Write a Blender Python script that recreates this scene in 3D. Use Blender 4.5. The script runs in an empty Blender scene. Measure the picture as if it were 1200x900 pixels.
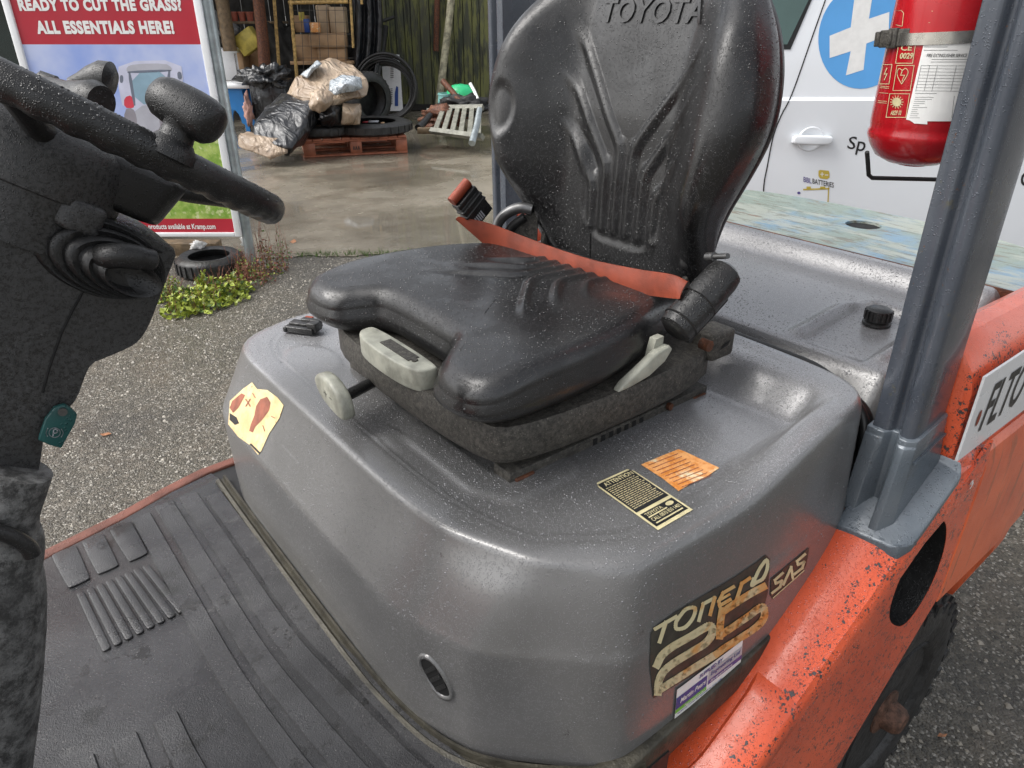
import bpy, bmesh, math, random
import numpy as np
from mathutils import Vector, Matrix, noise
from mathutils.bvhtree import BVHTree
random.seed(7)
rng = np.random.default_rng(7)
S = bpy.context.scene
COL = S.collection
# ---------------------------------------------------------------- camera
CAMH = 1.6
FPX = 843.0
TILT = math.atan(435.0 / 843.0)
AZ = math.radians(51.7)          # x axis = towards the rear of the truck, y axis = towards its far side
cam = bpy.data.cameras.new('camera')
camo = bpy.data.objects.new('camera', cam)
COL.objects.link(camo)
camo.location = (0, 0, CAMH)
camo.rotation_euler = (math.pi / 2 - TILT, 0, AZ - math.pi / 2)
cam.sensor_width = 36
cam.lens = FPX / 1200 * 36
cam.clip_start = 0.02
cam.clip_end = 2000
S.camera = camo
# ---------------------------------------------------------------- world: overcast daylight
W_ = bpy.data.worlds.new('World')
S.world = W_
W_.use_nodes = True
wn = W_.node_tree
bg = wn.nodes['Background']
sky = wn.nodes.new('ShaderNodeTexSky')
sky.sky_type = 'NISHITA'
sky.sun_disc = False
SUN_EL, SUN_AZ = math.radians(48), math.radians(150)     # direction towards the sun, azimuth counter-clockwise from +x
sky.sun_elevation = SUN_EL
sky.sun_rotation = math.pi / 2 - SUN_AZ
sky.air_density = 1.0
sky.dust_density = 4.0
hs = wn.nodes.new('ShaderNodeHueSaturation')
hs.inputs['Saturation'].default_value = 0.22
wn.links.new(sky.outputs[0], hs.inputs['Color'])
wn.links.new(hs.outputs[0], bg.inputs['Color'])
bg.inputs['Strength'].default_value = 0.15
sl = bpy.data.lights.new('sun', 'SUN')
sl.energy = 1.2
sl.angle = math.radians(40)
sl.color = (1.0, 0.97, 0.93)
so = bpy.data.objects.new('sun', sl)
COL.objects.link(so)
so.rotation_euler = Vector((math.cos(SUN_EL) * math.cos(SUN_AZ), math.cos(SUN_EL) * math.sin(SUN_AZ), math.sin(SUN_EL))).to_track_quat('Z', 'Y').to_euler()
S.view_settings.view_transform = 'Standard'
S.view_settings.look = 'None'
S.view_settings.exposure = 0.93
S.view_settings.gamma = 1.0
# ---------------------------------------------------------------- measuring helpers (pixel of the 1200x900 photo -> place in the yard)
z_ = np.array([0, 0, 1.0])
FH = np.array([math.cos(AZ), math.sin(AZ), 0.0])
RT = np.array([math.sin(AZ), -math.cos(AZ), 0.0])
FW = FH * math.cos(TILT) - z_ * math.sin(TILT)
UP = FH * math.sin(TILT) + z_ * math.cos(TILT)
CO = np.array([0, 0, CAMH])
def ray(u, v): return RT * (u - 600) / FPX + UP * (450 - v) / FPX + FW
def atz(u, v, z): d = ray(u, v); return CO + d * (z - CAMH) / d[2]
def atx(u, v, x): d = ray(u, v); return CO + d * x / d[0]
def aty(u, v, y): d = ray(u, v); return CO + d * y / d[1]
def atd(u, v, dd): d = ray(u, v); return CO + d * dd / (d @ FH)
def SZ(u, v, dd): p = atd(u, v, dd); return (p @ RT, p[2])
def Wp(s, d, z): return FH * d + RT * s + z_ * z          # yard frame: s right, d away, z up
# ---------------------------------------------------------------- object helpers
def link(o): COL.objects.link(o); return o
def tag(o, label=None, cat=None, group=None, kind=None):
    if label: o['label'] = label
    if cat: o['category'] = cat
    if group: o['group'] = group
    if kind: o['kind'] = kind
    return o
def origin(o):
    v = Vector((0, 0, 0))
    while o is not None:
        v += o.location; o = o.parent
    return v
def thing(name, loc, label, cat, group=None):
    o = bpy.data.objects.new(name, None)
    o.empty_display_size = 0.1
    link(o); o.location = Vector(loc)
    return tag(o, label, cat, group)
def mesh(name, V, Fc, mat=None, parent=None, smooth=False, loc=None):
    me = bpy.data.meshes.new(name)
    V = np.asarray(V, float).reshape(-1, 3)
    off = np.array(origin(parent)) if parent is not None else (np.array(loc, float) if loc is not None else np.zeros(3))
    me.from_pydata((V - off).tolist(), [], [list(map(int, f)) for f in Fc])
    me.update()
    if smooth:
        me.polygons.foreach_set('use_smooth', [True] * len(me.polygons))
    if mat is not None: me.materials.append(mat)
    o = bpy.data.objects.new(name, me)
    link(o)
    if parent is not None: o.parent = parent
    elif loc is not None: o.location = Vector(loc)
    return o
class MB:
    def __init__(s): s.V = []; s.F = []
    def add(s, V, F):
        n = len(s.V); s.V += [tuple(map(float, v)) for v in V]; s.F += [[i + n for i in f] for f in F]; return s
    def build(s, name, mat=None, parent=None, smooth=False, loc=None): return mesh(name, s.V, s.F, mat, parent, smooth, loc)
def setsmooth(o, ang=40):
    me = o.data
    me.polygons.foreach_set('use_smooth', [True] * len(me.polygons))
    try: me.set_sharp_from_angle(angle=math.radians(ang))
    except Exception: pass
    return o
def bevel(o, w, seg=2, ang=35):
    bm = bmesh.new(); bm.from_mesh(o.data)
    bm.edges.ensure_lookup_table()
    bmesh.ops.remove_doubles(bm, verts=bm.verts, dist=1e-6)
    es = [e for e in bm.edges if len(e.link_faces) == 2 and e.calc_face_angle(0) > math.radians(ang)]
    bmesh.ops.bevel(bm, geom=es, offset=w, segments=seg, affect='EDGES', profile=0.5, clamp_overlap=True)
    bm.to_mesh(o.data); bm.free()
    return setsmooth(o, 50)
BF = [(0, 3, 2, 1), (4, 5, 6, 7), (0, 1, 5, 4), (1, 2, 6, 5), (2, 3, 7, 6), (3, 0, 4, 7)]
def boxv(x0, x1, y0, y1, z0, z1, fr=None):
    P = [(x0, y0, z0), (x1, y0, z0), (x1, y1, z0), (x0, y1, z0), (x0, y0, z1), (x1, y0, z1), (x1, y1, z1), (x0, y1, z1)]
    if fr: P = [fr(*p) for p in P]
    return P, BF
def box(name, x0, x1, y0, y1, z0, z1, mat, parent=None, bev=0, seg=2, fr=None, loc=None):
    V, F = boxv(x0, x1, y0, y1, z0, z1, fr)
    o = mesh(name, V, F, mat, parent, loc=loc)
    if bev: bevel(o, bev, seg)
    return o
def frame(o, ex, ey, ez=None):
    o = np.array(o, float); ex = np.array(ex, float); ex /= np.linalg.norm(ex)
    ey = np.array(ey, float); ey -= ex * (ex @ ey); ey /= np.linalg.norm(ey)
    ez = np.cross(ex, ey) if ez is None else np.array(ez, float)
    return lambda a, b, c: tuple(o + ex * a + ey * b + ez * c)
def yard(s0=0, d0=0, rot=0, z0=0):
    c, s = math.cos(rot), math.sin(rot)
    return lambda a, b, z: tuple(Wp(s0 + a * c - b * s, d0 + a * s + b * c, z0 + z))
def prism(poly, h0, h1, fr):
    n = len(poly)
    V = [fr(a, b, h0) for a, b in poly] + [fr(a, b, h1) for a, b in poly]
    F = [list(range(n))[::-1], list(range(n, 2 * n))] + [(i, (i + 1) % n, n + (i + 1) % n, n + i) for i in range(n)]
    return V, F
def tubev(pts, r, seg=10, cap=True, closed=False, flat=None):
    P = np.array(pts, float); n = len(P)
    R = np.full(n, r) if np.isscalar(r) else np.array(r, float)
    T = np.gradient(P, axis=0) if not closed else np.roll(P, -1, 0) - np.roll(P, 1, 0)
    T /= np.linalg.norm(T, axis=1)[:, None] + 1e-12
    u = np.cross(T[0], [0, 0, 1.0])
    if np.linalg.norm(u) < 1e-3: u = np.cross(T[0], [1.0, 0, 0])
    u /= np.linalg.norm(u)
    V = []
    for i in range(n):
        u = u - T[i] * (u @ T[i]); u /= np.linalg.norm(u) + 1e-12
        w = np.cross(T[i], u)
        for k in range(seg):
            a = 2 * math.pi * k / seg
            V.append(P[i] + R[i] * (u * math.cos(a) + w * math.sin(a)))
    F = []
    m = n if closed else n - 1
    for i in range(m):
        j = (i + 1) % n
        for k in range(seg):
            l = (k + 1) % seg
            F.append((i * seg + k, i * seg + l, j * seg + l, j * seg + k))
    if cap and not closed:
        F.append(tuple(range(seg))[::-1]); F.append(tuple((n - 1) * seg + k for k in range(seg)))
    return V, F
def tube(name, pts, r, mat, parent=None, seg=10, closed=False, loc=None):
    V, F = tubev(pts, r, seg, True, closed)
    return setsmooth(mesh(name, V, F, mat, parent, loc=loc), 50)
def lathev(prof, fr, seg=24, a0=0, a1=2 * math.pi):
    full = abs(a1 - a0 - 2 * math.pi) < 1e-6
    n = len(prof); m = seg if full else seg + 1
    V = []
    for k in range(m):
        a = a0 + (a1 - a0) * k / seg
        for r, h in prof: V.append(fr(r * math.cos(a), r * math.sin(a), h))
    F = []
    for k in range(seg):
        l = (k + 1) % m
        for i in range(n - 1): F.append((k * n + i, l * n + i, l * n + i + 1, k * n + i + 1))
    if full:
        if prof[0][0] > 1e-5: F.append(tuple(k * n for k in range(m))[::-1])
        if prof[-1][0] > 1e-5: F.append(tuple(k * n + n - 1 for k in range(m)))
    return V, F
def lathe(name, prof, fr, mat, parent=None, seg=24, loc=None, ang=40):
    V, F = lathev(prof, fr, seg)
    return setsmooth(mesh(name, V, F, mat, parent, loc=loc), ang)
def zfr(x, y, z): return lambda a, b, c: (x + a, y + b, z + c)
def chaikin(P, it=2, closed=True):
    P = np.array(P, float)
    for _ in range(it):
        if closed: Q = np.roll(P, -1, 0)
        else: Q = P[1:]; 
        A = P if closed else P[:-1]
        N = np.empty((2 * len(A), P.shape[1])); N[0::2] = .75 * A + .25 * Q; N[1::2] = .25 * A + .75 * Q
        if not closed: N = np.vstack([P[:1], N, P[-1:]])
        P = N
    return P
def smooth(x): x = np.clip(x, 0, 1); return x * x * (3 - 2 * x)
def bez(pts, n=24):                                        # Catmull-Rom through the points
    P = np.array(pts, float); P = np.vstack([2 * P[0] - P[1], P, 2 * P[-1] - P[-2]]); out = []
    for i in range(1, len(P) - 2):
        for t in np.linspace(0, 1, n, endpoint=False):
            a, b, c, d = P[i - 1], P[i], P[i + 1], P[i + 2]
            out.append(.5 * ((2 * b) + (-a + c) * t + (2 * a - 5 * b + 4 * c - d) * t ** 2 + (-a + 3 * b - 3 * c + d) * t ** 3))
    out.append(P[-2]); return np.array(out)
def polydist(X, Y, pts):
    d = np.full(X.shape, 9.0)
    for (x0, y0), (x1, y1) in zip(pts[:-1], pts[1:]):
        dx, dy = x1 - x0, y1 - y0
        t = np.clip(((X - x0) * dx + (Y - y0) * dy) / (dx * dx + dy * dy), 0, 1)
        d = np.minimum(d, np.hypot(X - x0 - t * dx, Y - y0 - t * dy))
    return d
# ---------------------------------------------------------------- materials
class NT:
    def __init__(s, name):
        s.m = bpy.data.materials.new(name); s.m.use_nodes = True
        s.t = s.m.node_tree; s.b = s.t.nodes['Principled BSDF']; s.bump = None
        s.tc = s.t.nodes.new('ShaderNodeTexCoord'); s.co = s.tc.outputs['Object']
    def n(s, t, **k):
        x = s.t.nodes.new(t)
        for a, v in k.items(): setattr(x, a, v)
        return x
    def l(s, a, b): s.t.links.new(a, b)
    def map(s, sc=(1, 1, 1), rot=(0, 0, 0)):
        m = s.n('ShaderNodeMapping'); m.inputs['Scale'].default_value = sc; m.inputs['Rotation'].default_value = rot
        s.l(s.co, m.inputs[0]); return m.outputs[0]
    def noise(s, scale, detail=3, rough=.55, vec=None, dist=0):
        x = s.n('ShaderNodeTexNoise'); x.inputs['Scale'].default_value = scale; x.inputs['Detail'].default_value = detail
        x.inputs['Roughness'].default_value = rough; x.inputs['Distortion'].default_value = dist
        s.l(vec or s.co, x.inputs['Vector']); return x.outputs['Fac']
    def voro(s, scale, feat='F1', vec=None, out='Distance', rnd=1):
        x = s.n('ShaderNodeTexVoronoi'); x.feature = feat; x.inputs['Scale'].default_value = scale
        x.inputs['Randomness'].default_value = rnd
        s.l(vec or s.co, x.inputs['Vector']); return x.outputs[out]
    def ramp(s, v, lo, hi, a=0., b=1.):
        x = s.n('ShaderNodeMapRange'); x.interpolation_type = 'SMOOTHSTEP'
        for k, q in zip(('From Min', 'From Max', 'To Min', 'To Max'), (lo, hi, a, b)): x.inputs[k].default_value = q
        s.l(v, x.inputs['Value']); return x.outputs['Result']
    def math(s, op, a, b=None):
        x = s.n('ShaderNodeMath', operation=op)
        for i, q in enumerate((a, b)):
            if q is None: continue
            if isinstance(q, (int, float)): x.inputs[i].default_value = q
            else: s.l(q, x.inputs[i])
        return x.outputs[0]
    def mix(s, f, a, b):
        x = s.n('ShaderNodeMix', data_type='RGBA')
        for i, q in zip((0, 6, 7), (f, a, b)):
            if isinstance(q, (int, float)): x.inputs[i].default_value = q
            elif isinstance(q, tuple): x.inputs[i].default_value = (*q[:3], 1)
            else: s.l(q, x.inputs[i])
        return x.outputs[2]
    def addbump(s, h, dist, strength=1.0):
        x = s.n('ShaderNodeBump'); x.inputs['Distance'].default_value = dist; x.inputs['Strength'].default_value = strength
        s.l(h, x.inputs['Height'])
        if s.bump: s.l(s.bump, x.inputs['Normal'])
        s.bump = x.outputs[0]
    def done(s, col, rough=.5, metal=0, spec=.5, coat=0, coatr=.1):
        b = s.b
        if isinstance(col, tuple): b.inputs['Base Color'].default_value = (*col[:3], 1)
        else: s.l(col, b.inputs['Base Color'])
        for k, q in (('Roughness', rough), ('Metallic', metal), ('Specular IOR Level', spec), ('Coat Weight', coat), ('Coat Roughness', coatr)):
            if isinstance(q, (int, float)): b.inputs[k].default_value = q
            else: s.l(q, b.inputs[k])
        if s.bump: s.l(s.bump, b.inputs['Normal'])
        return s.m
def droplets(t, scale=420, dist=.0007, lo=.12, hi=.45, dens=.5):
    """rain drops standing on a surface: small domes of uneven size, some missing"""
    v = t.voro(scale); keep = t.noise(scale * .31, 1)
    d = t.math('MULTIPLY', t.ramp(v, lo, hi, 1, 0), t.ramp(keep, dens - .06, dens + .06))
    t.addbump(d, dist)
    return d
def simple(name, col, rough=.5, metal=0, var=.25, vs=8, bump=0, bs=60, drops=0, spec=.5, coat=0):
    t = NT(name)
    c2 = tuple(x * (1 - var) for x in col); c3 = tuple(min(1, x * (1 + var * .6)) for x in col)
    c = t.mix(t.ramp(t.noise(vs, 5), .3, .7), c2, c3)
    if bump: t.addbump(t.noise(bs, 4), bump)
    if drops: droplets(t, drops)
    return t.done(c, t.ramp(t.noise(vs * 2.3, 4), .3, .7, rough * .8, min(1, rough * 1.15)), metal, spec, coat)
M = {}
def mk_hood():
    t = NT('grey_metallic_paint')
    blot = t.noise(5, 4)
    c = t.mix(t.ramp(blot, .3, .7), (.150, .149, .147), (.188, .186, .184))
    c = t.mix(t.ramp(t.noise(37, 6, .7), .67, .72), c, (.075, .07, .068))
    sc = t.noise(60, 3, .5, vec=t.map((1, .06, 1), (0, 0, .7)))
    c = t.mix(t.ramp(sc, .71, .73, 0, .4), c, (.24, .24, .24))
    d1 = droplets(t, 600, .0007, .10, .42, .47)
    d2 = droplets(t, 230, .0009, .05, .17, .50)
    t.addbump(t.noise(3, 2), .0008)
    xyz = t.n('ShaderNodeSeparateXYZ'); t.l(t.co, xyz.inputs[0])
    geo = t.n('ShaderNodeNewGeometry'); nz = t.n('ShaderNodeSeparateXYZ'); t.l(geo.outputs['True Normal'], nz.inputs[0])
    mist_sheen = t.math('MULTIPLY', t.math('MAXIMUM', t.ramp(xyz.outputs[1], .16, .30), t.ramp(xyz.outputs[0], -.10, .12)), t.ramp(nz.outputs[2], .5, .9))   # drizzle clear of the guard, its bright sky sheen painted into the colour
    fine = t.math('MULTIPLY', t.ramp(t.voro(520), .12, .50, 1, 0), mist_sheen)
    c = t.mix(t.math('MULTIPLY', mist_sheen, .22), c, (.42, .42, .45))
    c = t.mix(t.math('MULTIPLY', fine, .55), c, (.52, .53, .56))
    c = t.mix(t.math('MAXIMUM', t.math('MULTIPLY', d1, .36), t.math('MULTIPLY', d2, .36)), c, (.42, .42, .44))   # scattered light of the drops painted as pale specks
    return t.done(c, t.ramp(blot, .3, .7, .30, .38), .38, .55, .5, .16)
def mk_vinyl():
    t = NT('black_vinyl')
    c = t.mix(t.noise(9, 5), (.0045, .0045, .005), (.012, .012, .0125))
    wet = t.noise(11, 7, .66)
    wetm = t.ramp(wet, .50, .55)
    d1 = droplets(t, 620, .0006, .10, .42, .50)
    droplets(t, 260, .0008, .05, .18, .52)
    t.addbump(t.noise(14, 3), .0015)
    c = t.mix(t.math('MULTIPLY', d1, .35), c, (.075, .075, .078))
    return t.done(c, t.ramp(wetm, 0, 1, .40, .28), 0, .6, t.ramp(t.noise(7, 4), .4, .6, .0, .35), .16)
def mk_cowl():
    t = NT('dusty_black_plastic')
    m1 = t.ramp(t.noise(280, 8, .76), .40, .64)
    big = t.ramp(t.noise(6, 4), .35, .65)
    c = t.mix(t.math('MULTIPLY', m1, t.ramp(big, 0, 1, .45, 1)), (.022, .022, .022), (.066, .066, .066))
    c = t.mix(t.ramp(t.noise(170, 5, .7), .66, .72), c, (.11, .11, .11))
    t.addbump(t.noise(900, 2), .0004)
    t.addbump(t.noise(25, 4), .0015)
    d = droplets(t, 560, .0004, .12, .4, .52)
    return t.done(c, t.ramp(m1, 0, 1, .26, .62), 0, .5)
def mk_grip():
    t = NT('wet_black_rubber')
    c = t.mix(t.noise(30, 5), (.005, .005, .005), (.014, .014, .014))
    t.addbump(t.noise(1100, 2), .0004)
    d = droplets(t, 520, .0006, .14, .42, .50)
    c = t.mix(t.math('MULTIPLY', d, .3), c, (.07, .07, .07))
    droplets(t, 230, .0008, .08, .24, .57)
    return t.done(c, t.ramp(t.noise(20, 4), .3, .7, .28, .45), 0, .5, .1, .1)
def mk_orange(name='orange_paint'):
    t = NT(name)
    c = t.mix(t.ramp(t.noise(6, 5), .3, .7), (.62, .085, .030), (.80, .120, .042))
    c = t.mix(t.ramp(t.noise(25, 6, .7), .55, .75, 0, .4), c, (.75, .17, .08))
    xyz = t.n('ShaderNodeSeparateXYZ'); t.l(t.co, xyz.inputs[0])
    edge = t.math('MULTIPLY', t.ramp(xyz.outputs[1], -.535, -.575), t.ramp(xyz.outputs[1], -.602, -.592))   # the rubbed outer shoulder
    patch = t.math('MULTIPLY', t.ramp(t.noise(9, 4, .6), .42, .62), t.ramp(xyz.outputs[1], -.5915, -.588))
    area = t.math('MINIMUM', t.math('ADD', t.math('MULTIPLY', edge, .8), t.math('MULTIPLY', patch, .55)), 1.0)
    wob = t.n('ShaderNodeVectorMath', operation='ADD'); nz = t.n('ShaderNodeTexNoise'); nz.inputs['Scale'].default_value = 160; t.l(t.co, nz.inputs['Vector'])
    sc_ = t.n('ShaderNodeVectorMath', operation='SCALE'); sc_.inputs['Scale'].default_value = .006; t.l(nz.outputs['Color'], sc_.inputs[0]); t.l(t.co, wob.inputs[0]); t.l(sc_.outputs[0], wob.inputs[1])
    v1 = t.voro(150, vec=wob.outputs[0]); v2 = t.voro(330, vec=wob.outputs[0])
    thr = t.math('SUBTRACT', t.noise(70, 3), .32)
    ch = t.ramp(t.math('SUBTRACT', v1, t.math('MULTIPLY', t.math('MULTIPLY', thr, area), 1.42)), .03, -.02)
    f2 = t.ramp(t.math('SUBTRACT', v2, t.math('MULTIPLY', t.math('MULTIPLY', thr, area), 1.5)), .03, -.02, 0, .85)
    c = t.mix(f2, c, (.12, .03, .02))
    c = t.mix(ch, c, t.mix(t.noise(90, 4), (.025, .014, .012), (.10, .085, .085)))
    scr = t.noise(90, 3, .6, vec=t.map((.05, 1, 1), (0, .6, 0)))
    c = t.mix(t.ramp(scr, .71, .73), c, (.09, .06, .05))
    t.addbump(ch, -.0006)
    t.addbump(t.noise(4, 2), .002)
    droplets(t, 520, .0005, .12, .42, .50)
    return t.done(c, t.ramp(t.noise(11, 4), .3, .7, .26, .38), 0, .5, .4, .1)
def mk_ctrw():
    t = NT('scraped_orange_paint')
    c = t.mix(t.ramp(t.noise(6, 5), .3, .7), (.60, .10, .035), (.80, .16, .055))
    g = t.noise(34, 6, .7, vec=t.map((1, 1, .12), (0, .5, 0)))
    c = t.mix(t.ramp(g, .56, .62, 0, .8), c, (.40, .10, .04))
    c = t.mix(t.ramp(t.noise(24, 6, .75, vec=t.map((1, 1, .35), (0, .5, 0))), .64, .665), c, (.055, .04, .045))
    t.addbump(g, .002)
    droplets(t, 300, .0007)
    return t.done(c, .38, 0, .5, .3, .12)
def mk_post():
    t = NT('worn_grey_paint')
    c = t.mix(t.ramp(t.noise(7, 5), .3, .7), (.060, .070, .088), (.090, .102, .122))
    c = t.mix(t.ramp(t.noise(30, 7, .75), .60, .68, 0, .7), c, (.13, .12, .075))
    c = t.mix(t.ramp(t.noise(90, 5, .7), .67, .70), c, (.16, .075, .035))
    t.addbump(t.noise(5, 2), .0006)
    droplets(t, 360, .0006, .12, .4, .55)
    return t.done(c, t.ramp(t.noise(9, 4), .3, .7, .24, .36), .25, .5, .4, .1)
def mk_cast():
    t = NT('wet_grey_casting')
    c = t.mix(t.ramp(t.noise(12, 5), .3, .7), (.085, .105, .125), (.13, .15, .17))
    c = t.mix(t.ramp(t.noise(60, 5, .7), .62, .7), c, (.05, .055, .06))
    t.addbump(t.noise(190, 3), .0003); droplets(t, 330, .0006)
    return t.done(c, .28, .2, .5, .4, .1)
def mk_susp():
    t = NT('dirty_seat_frame')
    c = t.mix(t.ramp(t.noise(140, 8, .78), .36, .68), (.030, .028, .025), (.095, .088, .076))
    c = t.mix(t.ramp(t.noise(320, 4), .62, .68), c, (.15, .14, .12))
    t.addbump(t.noise(380, 4), .0012)
    return t.done(c, .62, 0, .35)
def mk_mat():
    t = NT('worn_rubber_mat')
    c = t.mix(t.ramp(t.noise(8, 6), .35, .65), (.018, .018, .020), (.040, .040, .042))
    c = t.mix(t.ramp(t.noise(14, 8, .78), .56, .60), c, (.010, .010, .010))
    c = t.mix(t.ramp(t.noise(5.5, 8, .78), .58, .70, 0, .5), c, (.12, .12, .115))
    c = t.mix(t.ramp(t.noise(420, 4, .6), .62, .70, 0, .7), c, (.20, .19, .18))
    t.addbump(t.noise(500, 3), .0012); droplets(t, 330, .0007, .1, .35, .55)
    return t.done(c, t.ramp(t.noise(9, 5), .40, .60, .16, .5), 0, .5, .2, .1)
def mk_gravel():
    t = NT('wet_gravel_asphalt')
    cr = t.voro(150, out='Color')
    sx = t.n('ShaderNodeSeparateColor'); t.l(cr, sx.inputs[0])
    c = t.mix(sx.outputs[0], (.034, .030, .023), (.120, .107, .082))
    c = t.mix(t.ramp(sx.outputs[1], .88, .95), c, (.34, .32, .28))
    cr2 = t.voro(60, out='Color'); s2 = t.n('ShaderNodeSeparateColor'); t.l(cr2, s2.inputs[0])
    c = t.mix(t.ramp(s2.outputs[0], .80, .9, 0, .6), c, (.17, .15, .12))
    c = t.mix(t.ramp(t.noise(.9, 5), .45, .65, 0, .55), c, (.035, .033, .030))
    c = t.mix(t.ramp(t.noise(4, 5), .5, .75, 0, .4), c, (.13, .10, .07))
    t.addbump(t.voro(150), -.0045); c = t.mix(t.ramp(t.noise(11, 6, .7), .58, .68, 0, .55), c, (.030, .027, .022)); t.addbump(t.noise(240, 4), .003); t.addbump(t.noise(3, 4), .02)
    return t.done(c, t.ramp(t.noise(1.7, 4), .35, .6, .33, .6), 0, .5)
def mk_concrete():
    t = NT('wet_concrete')
    c = t.mix(t.ramp(t.noise(.8, 6, .6), .3, .7), (.132, .116, .088), (.245, .218, .172))
    st = t.noise(1.1, 6, .65, vec=t.map((1, 3.2, 1), (0, 0, AZ)))
    c = t.mix(t.ramp(st, .50, .66, 0, .6), c, (.12, .10, .072))
    c = t.mix(t.ramp(t.noise(26, 6, .7), .58, .7, 0, .5), c, (.26, .23, .18))
    c = t.mix(t.ramp(t.noise(70, 5, .7), .66, .7, 0, .6), c, (.05, .045, .035))
    wet = t.noise(.75, 5, .6)
    t.addbump(t.noise(60, 5), .003); t.addbump(t.noise(2.5, 3), .012)
    return t.done(c, t.ramp(wet, .46, .64, .06, .38), 0, .5, t.ramp(wet, .45, .55, .8, 0), .05)
def mk_top():
    t = NT('peeling_blue_green_paint')
    v = t.map((1.0, .22, 1))
    c = t.mix(t.ramp(t.noise(4.2, 5, .65, vec=t.map((.6, 1.3, 1))), .44, .60), (.21, .26, .22), (.15, .26, .36))
    c = t.mix(t.ramp(t.noise(16, 6, .7, vec=v), .47, .56, 0, .85), c, (.34, .36, .31))
    c = t.mix(t.ramp(t.noise(60, 8, .8, vec=v), .52, .58, 0, .8), c, (.12, .12, .085))
    c = t.mix(t.ramp(t.noise(30, 7, .8, vec=v), .60, .64), c, (.22, .12, .08))
    t.addbump(t.noise(60, 8, .75, vec=v), .0015)
    return t.done(c, .4, 0, .5, .1, .1)
def mk_rust(name, a, b, sc=20):
    t = NT(name)
    c = t.mix(t.ramp(t.noise(sc, 7, .7), .35, .65), a, b)
    t.addbump(t.noise(sc * 6, 5), .002)
    return t.done(c, .6, .1, .4)
def mk_plank():
    t = NT('algae_stained_plank')
    oi = t.n('ShaderNodeObjectInfo')
    c = t.mix(oi.outputs['Random'], (.030, .036, .022), (.095, .095, .065))
    v = t.map((3, 3, .5))
    c = t.mix(t.ramp(t.noise(2.4, 5, .7, vec=v), .44, .58), c, (.13, .135, .045))
    c = t.mix(t.ramp(t.noise(4, 6, .7, vec=t.map((4, 4, .35))), .54, .62, 0, .85), c, (.013, .013, .012))
    c = t.mix(t.ramp(t.noise(9, 6, .7, vec=t.map((5, 5, .3))), .63, .68, 0, .7), c, (.15, .15, .11))
    t.addbump(t.noise(12, 6, .7, vec=t.map((8, 8, .5))), .01)
    return t.done(c, .6, 0, .4)
def mk_wrap(name, a, b, rough=.25, sc=9):
    t = NT(name)
    c = t.mix(t.ramp(t.noise(sc * .6, 4, .6), .35, .65), a, b)
    fold = t.math('ABSOLUTE', t.math('SUBTRACT', t.noise(sc * .9, 2, .5, vec=t.map((1.6, .7, .5), (0, .6, .5)), dist=.6), .5))
    t.addbump(t.ramp(fold, 0, .14, 1, 0), .015)
    fold2 = t.math('ABSOLUTE', t.math('SUBTRACT', t.noise(sc * 2.4, 2, .5, vec=t.map((1, .5, 1.4), (.4, 0, 1.2)), dist=.8), .5))
    t.addbump(t.ramp(fold2, 0, .12, 1, 0), .002)
    return t.done(c, rough, 0, .5, .3, .1)
def mk_brick():
    t = NT('orange_brick')
    oi = t.n('ShaderNodeObjectInfo')
    c = t.mix(oi.outputs['Random'], (.36, .085, .028), (.55, .16, .05))
    c = t.mix(t.ramp(t.noise(30, 6, .7), .55, .7, 0, .6), c, (.25, .06, .03))
    t.addbump(t.noise(120, 5), .003)
    return t.done(c, .75, 0, .3)
def mk_sheet():
    """printed poster: sky, blurred tractor haze and grass come from separate flat pieces; this is the paper sheen"""
    pass
def mk_brickwall():
    t = NT('brick_wall_beyond'); b = t.n('ShaderNodeTexBrick'); b.inputs['Scale'].default_value = 1.0; b.inputs['Brick Width'].default_value = .225; b.inputs['Row Height'].default_value = .072; b.inputs['Mortar Size'].default_value = .006
    b.inputs['Color1'].default_value = (.40, .10, .035, 1); b.inputs['Color2'].default_value = (.52, .15, .05, 1); b.inputs['Mortar'].default_value = (.25, .22, .18, 1)
    m = t.n('ShaderNodeMapping'); m.inputs['Rotation'].default_value = (math.pi / 2, 0, 0); r = t.n('ShaderNodeMapping'); r.inputs['Rotation'].default_value = (0, 0, math.radians(38.3)); t.l(t.co, r.inputs[0]); t.l(r.outputs[0], m.inputs[0]); t.l(m.outputs[0], b.inputs['Vector'])
    t.addbump(b.outputs['Fac'], -.004); return t.done(b.outputs['Color'], .75, 0, .3)
M['brickwall'] = mk_brickwall()
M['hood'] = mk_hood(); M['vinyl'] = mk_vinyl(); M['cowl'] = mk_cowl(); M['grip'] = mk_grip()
M['orange'] = mk_orange(); M['ctrw'] = mk_ctrw(); M['post'] = mk_post(); M['cast'] = mk_cast(); M['susp'] = mk_susp()
M['mat'] = mk_mat(); M['gravel'] = mk_gravel(); M['conc'] = mk_concrete(); M['top'] = mk_top()
M['rust'] = mk_rust('rusty_steel', (.05, .020, .012), (.15, .055, .025), 40)
M['plank'] = mk_plank(); M['brick'] = mk_brick()
M['blackwrap'] = mk_wrap('black_plastic_sheet', (.008, .009, .011), (.020, .022, .026), .36, 5)
M['beigewrap'] = mk_wrap('beige_plastic_wrap', (.26, .19, .13), (.40, .31, .22), .5, 5)
M['clearwrap'] = mk_wrap('clear_plastic_wrap', (.36, .40, .43), (.50, .54, .57), .15, 9)
M['beltO'] = simple('orange_webbing', (.235, .040, .015), .55, var=.3, vs=22, bump=.0006, bs=900)
M['handle'] = simple('dirty_pale_plastic', (.36, .36, .30), .42, var=.35, vs=30, bump=.0006, bs=300)
M['blk'] = simple('black_plastic', (.018, .018, .018), .35, var=.4, vs=20, bump=.0008, bs=150, drops=330)
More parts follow.
